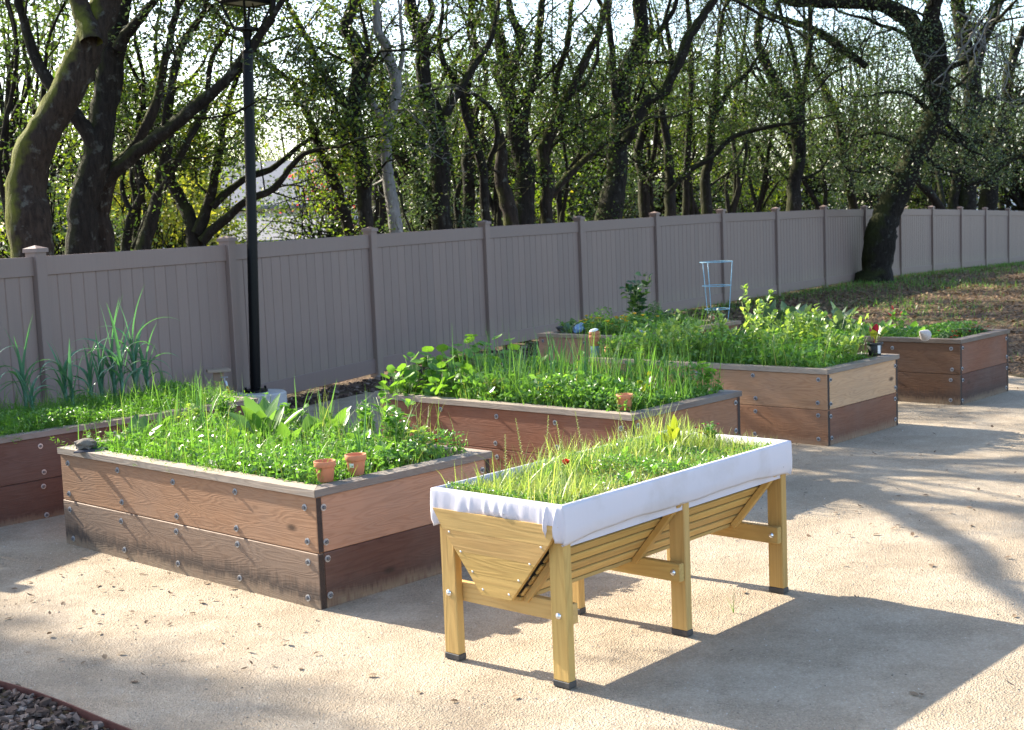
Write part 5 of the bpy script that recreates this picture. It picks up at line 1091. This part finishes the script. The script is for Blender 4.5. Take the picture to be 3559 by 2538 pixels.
oak('low forked oak with wide spreading limbs beside the lamp post', [[(437, 545, 40), (425, 490, 32), (396, 430, 26), (374, 370, 20), (352, 300, 16), (362, 210, 13)], [(440, 520, 30), (470, 440, 22), (486, 360, 19), (498, 280, 15), (520, 190, 12), (560, 110, 9)], [(450, 535, 26), (505, 490, 20), (560, 446, 17), (612, 420, 15), (668, 352, 12), (715, 330, 9)], [(470, 460, 18), (540, 400, 16), (600, 378, 14), (660, 330, 11), (700, 300, 8)]], 17.4, B_OAK, L_OAKYEL, dens=0.40, per=8, topleaf=0.1, above=1.5)
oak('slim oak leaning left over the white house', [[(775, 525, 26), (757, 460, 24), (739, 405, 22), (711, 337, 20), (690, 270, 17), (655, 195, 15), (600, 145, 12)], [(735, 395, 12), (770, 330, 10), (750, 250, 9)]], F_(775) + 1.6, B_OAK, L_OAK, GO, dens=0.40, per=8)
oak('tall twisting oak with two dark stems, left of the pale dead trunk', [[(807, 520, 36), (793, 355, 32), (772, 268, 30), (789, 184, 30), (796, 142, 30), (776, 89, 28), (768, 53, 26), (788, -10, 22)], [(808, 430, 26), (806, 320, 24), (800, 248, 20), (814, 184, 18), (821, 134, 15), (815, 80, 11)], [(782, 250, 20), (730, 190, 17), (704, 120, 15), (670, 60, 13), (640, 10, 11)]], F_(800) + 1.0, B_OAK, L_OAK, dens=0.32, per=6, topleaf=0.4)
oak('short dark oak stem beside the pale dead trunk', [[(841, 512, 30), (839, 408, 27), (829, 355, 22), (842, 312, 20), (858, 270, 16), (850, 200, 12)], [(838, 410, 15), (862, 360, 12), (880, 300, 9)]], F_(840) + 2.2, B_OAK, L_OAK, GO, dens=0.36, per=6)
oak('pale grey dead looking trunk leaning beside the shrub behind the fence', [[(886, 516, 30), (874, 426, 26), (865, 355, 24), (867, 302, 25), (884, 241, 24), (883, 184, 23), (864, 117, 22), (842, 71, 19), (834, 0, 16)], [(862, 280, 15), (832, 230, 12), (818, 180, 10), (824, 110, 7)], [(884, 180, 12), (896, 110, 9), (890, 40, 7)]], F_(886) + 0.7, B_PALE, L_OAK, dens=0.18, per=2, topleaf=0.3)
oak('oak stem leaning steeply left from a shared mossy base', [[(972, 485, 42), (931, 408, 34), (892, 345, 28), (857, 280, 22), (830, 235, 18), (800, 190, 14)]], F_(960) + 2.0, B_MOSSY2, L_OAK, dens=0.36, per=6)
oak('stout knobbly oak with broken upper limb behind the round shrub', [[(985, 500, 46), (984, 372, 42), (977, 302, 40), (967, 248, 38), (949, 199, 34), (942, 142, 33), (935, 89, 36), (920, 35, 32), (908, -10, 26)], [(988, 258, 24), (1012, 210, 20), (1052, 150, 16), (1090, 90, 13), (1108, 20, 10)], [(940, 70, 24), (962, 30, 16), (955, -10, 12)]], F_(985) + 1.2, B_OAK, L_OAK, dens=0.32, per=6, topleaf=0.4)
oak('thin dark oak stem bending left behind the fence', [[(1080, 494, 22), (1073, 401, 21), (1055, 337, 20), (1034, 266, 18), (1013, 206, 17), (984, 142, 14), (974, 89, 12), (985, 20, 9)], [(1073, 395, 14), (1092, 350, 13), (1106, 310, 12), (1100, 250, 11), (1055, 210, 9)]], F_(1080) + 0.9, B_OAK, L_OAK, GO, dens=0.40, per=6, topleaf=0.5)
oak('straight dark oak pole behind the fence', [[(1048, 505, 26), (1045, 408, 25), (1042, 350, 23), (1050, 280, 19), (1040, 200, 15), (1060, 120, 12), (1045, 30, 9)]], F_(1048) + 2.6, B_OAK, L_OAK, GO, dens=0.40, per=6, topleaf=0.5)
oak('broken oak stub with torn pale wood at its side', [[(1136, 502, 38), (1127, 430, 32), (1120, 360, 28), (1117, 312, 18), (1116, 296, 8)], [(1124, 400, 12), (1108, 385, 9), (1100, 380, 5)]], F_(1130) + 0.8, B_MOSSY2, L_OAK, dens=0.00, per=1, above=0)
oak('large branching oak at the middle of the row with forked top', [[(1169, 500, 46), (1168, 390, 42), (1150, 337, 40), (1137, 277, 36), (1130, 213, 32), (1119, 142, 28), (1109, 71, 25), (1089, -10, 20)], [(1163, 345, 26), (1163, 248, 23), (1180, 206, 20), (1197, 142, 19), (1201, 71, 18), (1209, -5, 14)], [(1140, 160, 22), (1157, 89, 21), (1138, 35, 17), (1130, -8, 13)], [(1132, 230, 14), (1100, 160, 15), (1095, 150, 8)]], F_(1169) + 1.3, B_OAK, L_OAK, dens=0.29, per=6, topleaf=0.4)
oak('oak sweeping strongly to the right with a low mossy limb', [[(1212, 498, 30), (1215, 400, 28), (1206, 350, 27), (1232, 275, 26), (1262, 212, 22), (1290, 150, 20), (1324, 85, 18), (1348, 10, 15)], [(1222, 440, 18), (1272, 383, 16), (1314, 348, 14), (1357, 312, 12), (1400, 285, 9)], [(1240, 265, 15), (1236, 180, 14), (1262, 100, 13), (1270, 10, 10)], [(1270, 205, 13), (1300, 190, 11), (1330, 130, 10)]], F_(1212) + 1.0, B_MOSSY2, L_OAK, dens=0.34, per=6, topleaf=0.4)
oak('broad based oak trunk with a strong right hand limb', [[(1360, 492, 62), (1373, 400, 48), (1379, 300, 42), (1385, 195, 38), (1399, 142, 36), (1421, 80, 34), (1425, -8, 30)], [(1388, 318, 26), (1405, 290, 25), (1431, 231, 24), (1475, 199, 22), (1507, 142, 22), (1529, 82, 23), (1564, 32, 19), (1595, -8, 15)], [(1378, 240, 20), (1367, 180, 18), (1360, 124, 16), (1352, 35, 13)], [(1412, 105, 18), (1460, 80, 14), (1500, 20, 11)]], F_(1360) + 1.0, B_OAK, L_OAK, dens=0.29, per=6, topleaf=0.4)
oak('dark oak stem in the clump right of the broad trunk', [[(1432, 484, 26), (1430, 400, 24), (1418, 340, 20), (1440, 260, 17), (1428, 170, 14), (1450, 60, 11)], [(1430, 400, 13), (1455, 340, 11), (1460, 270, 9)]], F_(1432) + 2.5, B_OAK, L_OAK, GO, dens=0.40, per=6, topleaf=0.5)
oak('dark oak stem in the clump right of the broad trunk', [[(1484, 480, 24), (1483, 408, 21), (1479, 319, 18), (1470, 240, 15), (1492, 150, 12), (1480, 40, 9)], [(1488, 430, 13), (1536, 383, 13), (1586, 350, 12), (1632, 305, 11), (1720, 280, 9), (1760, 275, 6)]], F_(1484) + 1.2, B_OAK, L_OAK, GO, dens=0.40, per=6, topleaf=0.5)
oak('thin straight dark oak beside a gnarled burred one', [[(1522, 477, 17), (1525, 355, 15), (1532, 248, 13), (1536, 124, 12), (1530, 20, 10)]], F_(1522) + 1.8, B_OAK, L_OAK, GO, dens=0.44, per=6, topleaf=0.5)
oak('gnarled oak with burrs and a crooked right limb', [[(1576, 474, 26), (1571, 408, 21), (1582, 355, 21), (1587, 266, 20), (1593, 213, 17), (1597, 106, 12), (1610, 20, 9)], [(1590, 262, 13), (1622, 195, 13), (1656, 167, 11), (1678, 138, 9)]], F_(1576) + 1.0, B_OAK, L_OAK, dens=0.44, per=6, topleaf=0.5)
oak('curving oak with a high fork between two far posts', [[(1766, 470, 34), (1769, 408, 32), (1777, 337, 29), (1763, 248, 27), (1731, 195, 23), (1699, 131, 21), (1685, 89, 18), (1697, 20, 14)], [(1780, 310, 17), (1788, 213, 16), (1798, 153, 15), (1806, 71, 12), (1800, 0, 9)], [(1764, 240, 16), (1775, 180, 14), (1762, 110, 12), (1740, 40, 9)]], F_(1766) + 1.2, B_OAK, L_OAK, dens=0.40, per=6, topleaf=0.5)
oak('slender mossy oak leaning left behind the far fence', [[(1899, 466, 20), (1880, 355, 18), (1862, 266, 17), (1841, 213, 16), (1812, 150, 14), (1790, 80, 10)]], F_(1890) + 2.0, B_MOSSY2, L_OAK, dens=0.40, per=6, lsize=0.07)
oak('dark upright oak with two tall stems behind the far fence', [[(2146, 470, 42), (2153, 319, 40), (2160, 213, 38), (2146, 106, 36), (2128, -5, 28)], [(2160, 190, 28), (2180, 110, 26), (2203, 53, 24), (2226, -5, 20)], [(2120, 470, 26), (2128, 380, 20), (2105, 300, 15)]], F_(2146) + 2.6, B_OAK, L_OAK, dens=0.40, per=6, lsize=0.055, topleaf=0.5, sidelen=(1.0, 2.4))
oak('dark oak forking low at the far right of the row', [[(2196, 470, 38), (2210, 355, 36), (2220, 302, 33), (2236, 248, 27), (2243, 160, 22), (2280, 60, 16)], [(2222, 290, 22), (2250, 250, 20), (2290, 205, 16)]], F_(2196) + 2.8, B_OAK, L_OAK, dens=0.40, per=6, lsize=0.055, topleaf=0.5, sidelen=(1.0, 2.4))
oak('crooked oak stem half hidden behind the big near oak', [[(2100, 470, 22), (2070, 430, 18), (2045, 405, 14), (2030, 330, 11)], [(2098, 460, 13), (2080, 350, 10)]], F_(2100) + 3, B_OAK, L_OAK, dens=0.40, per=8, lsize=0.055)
# slender many stemmed oaks standing behind the row
for i, vx in enumerate([40, 118, 300, 905, 1010, 1105, 1250, 1455, 1545, 1630, 1690, 1830, 2060, 2260]):
    D = F_(vx) + rnd(2.5, 6.5); y0 = float(np.interp(vx, [78, 504, 822, 1076, 1456, 1832, 2242], [560, 540, 520, 505, 485, 470, 475])); st = []
    for q in range(int(rnd(2, 4.5))):
        x = vx + rng.normal() * 6; w = rnd(11, 20) * 18 / D; dx = rng.normal() * 16 + (q - 1) * 14; pts_ = [(x, y0, w * 1.2)]
        for h_ in range(6): x += dx + rng.normal() * 20; dx = dx * 0.9 + rng.normal() * 7; y = y0 - (h_ + 1) * (y0 + 20) / 6 * rnd(0.93, 1.0); pts_.append((x, y, w * (1 - 0.11 * (h_ + 1))))
        st.append(pts_)
    oak('slender dark oak with several crooked stems behind the row', st, D, B_OAK, [L_OAK, L_OAK, L_OAKYEL][i % 3], 'slender many stemmed oaks behind the row', dens=0.26, per=6, topleaf=0.03 if vx < 620 else 0.25, above=1.0 if vx < 620 else 1.6, sidelen=(0.6, 1.4))
GUARD = False
# the big oak in front of the fence
big = oak('big dark oak leaning right in front of the far fence', [[(1941, 634, 92), (1948, 590, 70), (1957, 520, 64), (1972, 470, 62), (1998, 408, 56), (2030, 340, 50), (2075, 255, 48), (2084, 185, 46), (2058, 117, 46), (2026, 50, 44), (1988, 16, 34), (1915, 2, 28), (1775, 4, 22), (1705, -12, 15)], [(2084, 190, 50), (2084, 110, 44), (2072, 40, 38), (2085, -10, 30)], [(1926, 150, 15), (1862, 106, 20), (1820, 75, 18), (1756, 53, 14), (1718, 34, 10)], [(2150, 412, 10), (2200, 390, 13), (2245, 355, 14), (2290, 335, 14)], [(2035, 335, 14), (1995, 305, 11), (1950, 295, 8), (1900, 305, 5)], [(2065, 275, 13), (2110, 305, 10), (2160, 335, 7)], [(2005, 400, 11), (1965, 372, 8), (1925, 385, 5)], [(2045, 330, 12), (2085, 370, 9), (2130, 385, 6)], [(2070, 250, 12), (2030, 215, 9), (1980, 205, 7), (1930, 215, 5)]], 32.4, B_OAK, L_OAKGREY, dens=0.10, dens2=0.6, per=11, lsize=0.065, side_from=2.6, sidelen=(1.2, 2.8), spread=0.26, topleaf=0.5)

# bare drooping twigs of the big oak's neighbour
gt = Geo(); p0 = at(2185, 40, 31.5)
for i in range(16):
    pts, rad, ds = walk(p0 + rng.normal(size=3) * 0.25, (rnd(-1, 0.2), rng.normal() * 0.4, -0.6), 0.022, rnd(1.5, 3.2), 11, 0.3, -0.06, 0.3); tube(pts, rad, 5, gt, cap=False)
    for q in (4, 7, 9): p2, r2, _ = walk(pts[q], ds[q] + rng.normal(size=3) * 0.8, 0.010, rnd(0.4, 0.9), 5, 0.35, -0.05); tube(p2, r2, 4, gt, cap=False)
tb = thing('hanging_branch', 'bare grey twiggy branch hanging beside the big near oak', 'branch', p0); gt.v = [v - p0 for v in gt.v]; part('twigs', gt, B_PALE, tb, True)

# trees and bushes further off
def far_tree(x, y, h, r, label, leaf, n, ls, group=None, trunk=0.16, low=0.25, name='far_tree', bark=B_OAK, clumps=75):
    z = float(ground_h(np.array(x), np.array(y))); t = thing(name, label, 'tree' if trunk > 0.05 else 'bush', (x, y, z), 0, group)
    gt = Geo(); anchors = []
    pts, rad, ds = walk((0, 0, -0.1), (rng.normal() * 0.1, rng.normal() * 0.1, 1), trunk, h * 0.55, 7, 0.12, 0.03, 0.55); tube(pts, rad, 8, gt, cap=False)
    cl = []
    for i in range(clumps):
        a_ = rnd(0, 6.28); zz = h * rnd(low, 1.0); rr = r * math.sqrt(rnd(0.05, 1)) * (1 - 0.65 * max(0, (zz / h - 0.55) / 0.45) ** 2); c_ = np.array([rr * math.cos(a_), rr * math.sin(a_), zz]); cl.append(c_)
        i0 = int(rnd(2, 7.9)); p_ = np.array([pts[i0], (pts[i0] + c_) / 2 + rng.normal(size=3) * 0.2, c_]); tube(smooth_path(p_, 4), np.linspace(rad[i0] * 0.45, 0.012, 9), 5, gt, cap=False)
    part('trunk', gt, bark, t, True); cl = np.array(cl); C = cl[rng.integers(0, clumps, n)] + rng.normal(size=(n, 3)) * np.array([r * 0.12, r * 0.12, h * 0.036]); C[:, 2] = np.maximum(C[:, 2], 0.1)
    s_, _h = fence_sd(C[:, 0] + x, C[:, 1] + y); C = C[(s_ < -0.12) | (C[:, 2] + z > 2.4)]; n = len(C)
    gl_ = Geo(); s_ = ls * rnd(0.6, 1.4, n); leaf_cards(gl_, C, s_, s_ * 0.62, 0.4); part('crown', gl_, leaf, t); return t
def ft(vx, D, h, r, label, leaf, n, ls, **k): far_tree(at(vx, 470, D)[0], D, h, r, label, leaf, n, ls, **k)
YG = 'yellow green trees beyond the oaks'
for vx, D, h, r in [(250, 30, 5.2, 2.6), (400, 36, 5.6, 2.6), (540, 70, 9.5, 4.5), (650, 74, 9.5, 4.5), (470, 68, 8, 4)]: ft(vx, D, h, r, 'sunlit yellow green tree seen between the left hand oaks', L_OAKYEL, 7000, 0.085, group=YG)
for vx, D in [(300, 24), (350, 26), (255, 27), (405, 28)]: ft(vx, D, 2.9, 1.5, 'bright yellow autumn bush behind the fence left of the lamp post', L_YEL, 3200, 0.10, group='yellow autumn bushes', trunk=0.04, low=0.1, name='yellow_bush')
ft(735, 52, 4.6, 1.8, 'small red leaved maple in front of the white house', L_RED, 700, 0.13, name='red_maple'); ft(715, 33, 3.4, 1.6, 'loose green bush in front of the white house', L_OAKYEL, 900, 0.10, trunk=0.05, name='green_bush', low=0.2)
ft(955, F_(955) + 1.7, 2.5, 0.7, 'round small leaved green shrub just behind the fence', L_OAKGREY, 5200, 0.05, trunk=0.03, low=0.3, name='round_shrub', clumps=40)
for i, (vx, D, h, r) in enumerate([(20, 26, 7, 3.2), (140, 34, 8, 3.5), (830, 36, 6.5, 3.0), (930, 44, 7, 3.4), (1010, 33, 5.5, 2.6), (1090, 40, 7, 3.2), (1180, 36, 6, 3), (1260, 45, 8, 3.6), (1330, 38, 7, 3), (1420, 46, 8, 3.6), (1500, 40, 6.5, 3), (1560, 52, 8, 4), (1640, 46, 5, 3), (1720, 54, 8, 4), (1810, 46, 8, 3.6), (1880, 52, 9, 4), (1960, 48, 9, 4), (2040, 56, 9, 4.4), (2110, 52, 9, 4), (2230, 58, 10, 4.6), (2300, 50, 9, 4)]):
    ft(vx, D, h * 0.95, r, ['dark green background oak seen through the row of trunks', 'yellowing background oak seen through the row of trunks', 'dark green background oak seen through the row of trunks', 'grey green background oak seen through the row of trunks'][i % 4], [L_OAK, L_OAKYEL, L_OAK, L_OAKGREY][i % 4], 6500, 0.09, group='background oaks beyond the row')
for i, (vx, D) in enumerate([(60, 22), (110, 19), (20, 18), (900, 27), (1020, 26), (1150, 28), (1290, 30), (1400, 31), (1700, 36), (1840, 40), (1930, 42), (2080, 47)]): ft(vx, D, rnd(2.2, 3.0), 1.5, ['low dark green undergrowth bush behind the fence', 'low grey green undergrowth bush behind the fence', 'low yellowish undergrowth bush behind the fence'][i % 3], [L_OAK, L_OAKGREY, L_OAKYEL][i % 3], 2600, 0.08, group='undergrowth bushes behind the fence', trunk=0.03, low=0.05, name='undergrowth_bush')

# ------------------------------------------------------------------ houses
def house(x, y, w, d, he, hr, rz, label, wins, name='house', z=0.0):
    t = thing(name, label, 'house', (x, y, z), rz)
    nb = int(he / 0.2)
    g_ = Geo()
    for i in range(nb):
        z0, z1 = he * i / nb, he * (i + 1) / nb
        for (ax, ay, bx, by) in ((-w / 2, -d / 2, w / 2, -d / 2), (w / 2, -d / 2, w / 2, d / 2), (w / 2, d / 2, -w / 2, d / 2), (-w / 2, d / 2, -w / 2, -d / 2)):
            dx, dy = bx - ax, by - ay; L = math.hypot(dx, dy); ox, oy = dy / L * 0.03, -dx / L * 0.03
            g_.add([(ax + ox, ay + oy, z0), (bx + ox, by + oy, z0), (bx, by, z1), (ax, ay, z1)], [(0, 1, 2, 3)])
    g_.add([(-w / 2, -d / 2, he), (w / 2, -d / 2, he), (w / 2, d / 2, he), (-w / 2, d / 2, he), (-w / 2, 0, hr - 0.1), (w / 2, 0, hr - 0.1)], [(0, 1, 5, 4), (2, 3, 4, 5)])
    for s_ in (-w / 2, w / 2): g_.add([(s_, -d / 2, he), (s_, d / 2, he), (s_, 0, hr - 0.1)], [(0, 1, 2)])
    part('wall', g_, M_SIDING, t)
    g_ = Geo(); o = 0.5; k = (hr - he) / (d / 2); zo = he - o * k
    for s_ in (-1, 1):
        A = [(-w / 2 - o, s_ * (d / 2 + o), zo), (w / 2 + o, s_ * (d / 2 + o), zo), (w / 2 + o, 0, hr), (-w / 2 - o, 0, hr)]; B = [(p_[0], p_[1], p_[2] + 0.14) for p_ in A]
        g_.add(A + B, [(0, 1, 2, 3)[::-1 if s_ < 0 else 1], (4, 5, 6, 7)[::1 if s_ < 0 else -1], (0, 1, 5, 4), (1, 2, 6, 5), (0, 4, 7, 3)])
    rf = part('roof', g_, M_ROOF, t)
    for (wx, wz, ww, wh) in wins:
        fr = part('window', box_geo(ww, 0.08, wh, 0.01), M_TRIM, t, loc=(wx, -d / 2 - 0.04, wz))
        for s_ in (-1, 1): part('pane', box_geo(ww / 2 - 0.09, 0.02, wh - 0.14, 0.004), M_GLASSD, fr, loc=(s_ * ww / 4, -0.045, 0))
    return t
hx = at(640, 490, 60); house(hx[0], 60, 7.4, 7, 2.9, 4.6, 0.12, 'white sided house with small windows seen between the oaks', [(-2.4, 1.9, 0.9, 1.1), (1.9, 1.9, 0.9, 1.1)])
hx = at(590, 500, 44); house(hx[0], 44, 3.0, 3.6, 1.55, 2.1, 0.10, 'low shed with plain grey roof in front of the white house', [], 'shed')
hx = at(2265, 460, 78); house(hx[0], 80, 9, 8, 2.6, 3.6, -0.2, 'grey roofed house beyond the far end of the fence', [(-2, 1.7, 1, 1)])
hx = at(1640, 465, 80); house(hx[0], 84, 11, 8, 2.4, 3.3, 0.1, 'distant pale roofed house beyond the middle oaks', [(-3, 1.6, 1, 1), (3, 1.6, 1, 1)])

# more oaks of the same row, standing to the left of the view, whose thin crowns dapple the front of the court
for x, y, h, r, n in [(-18.3, 17.7, 14.2, 1.7, 4200), (-16.7, 16.3, 12.2, 1.4, 2400), (-21.0, 17.0, 13.5, 1.9, 3400)]:
    far_tree(x, y, h, r, 'tall thin crowned oak further along the row beside the court', L_OAK, n, 0.14, group='oaks along the row beside the court', low=0.72, name='oak_tree')
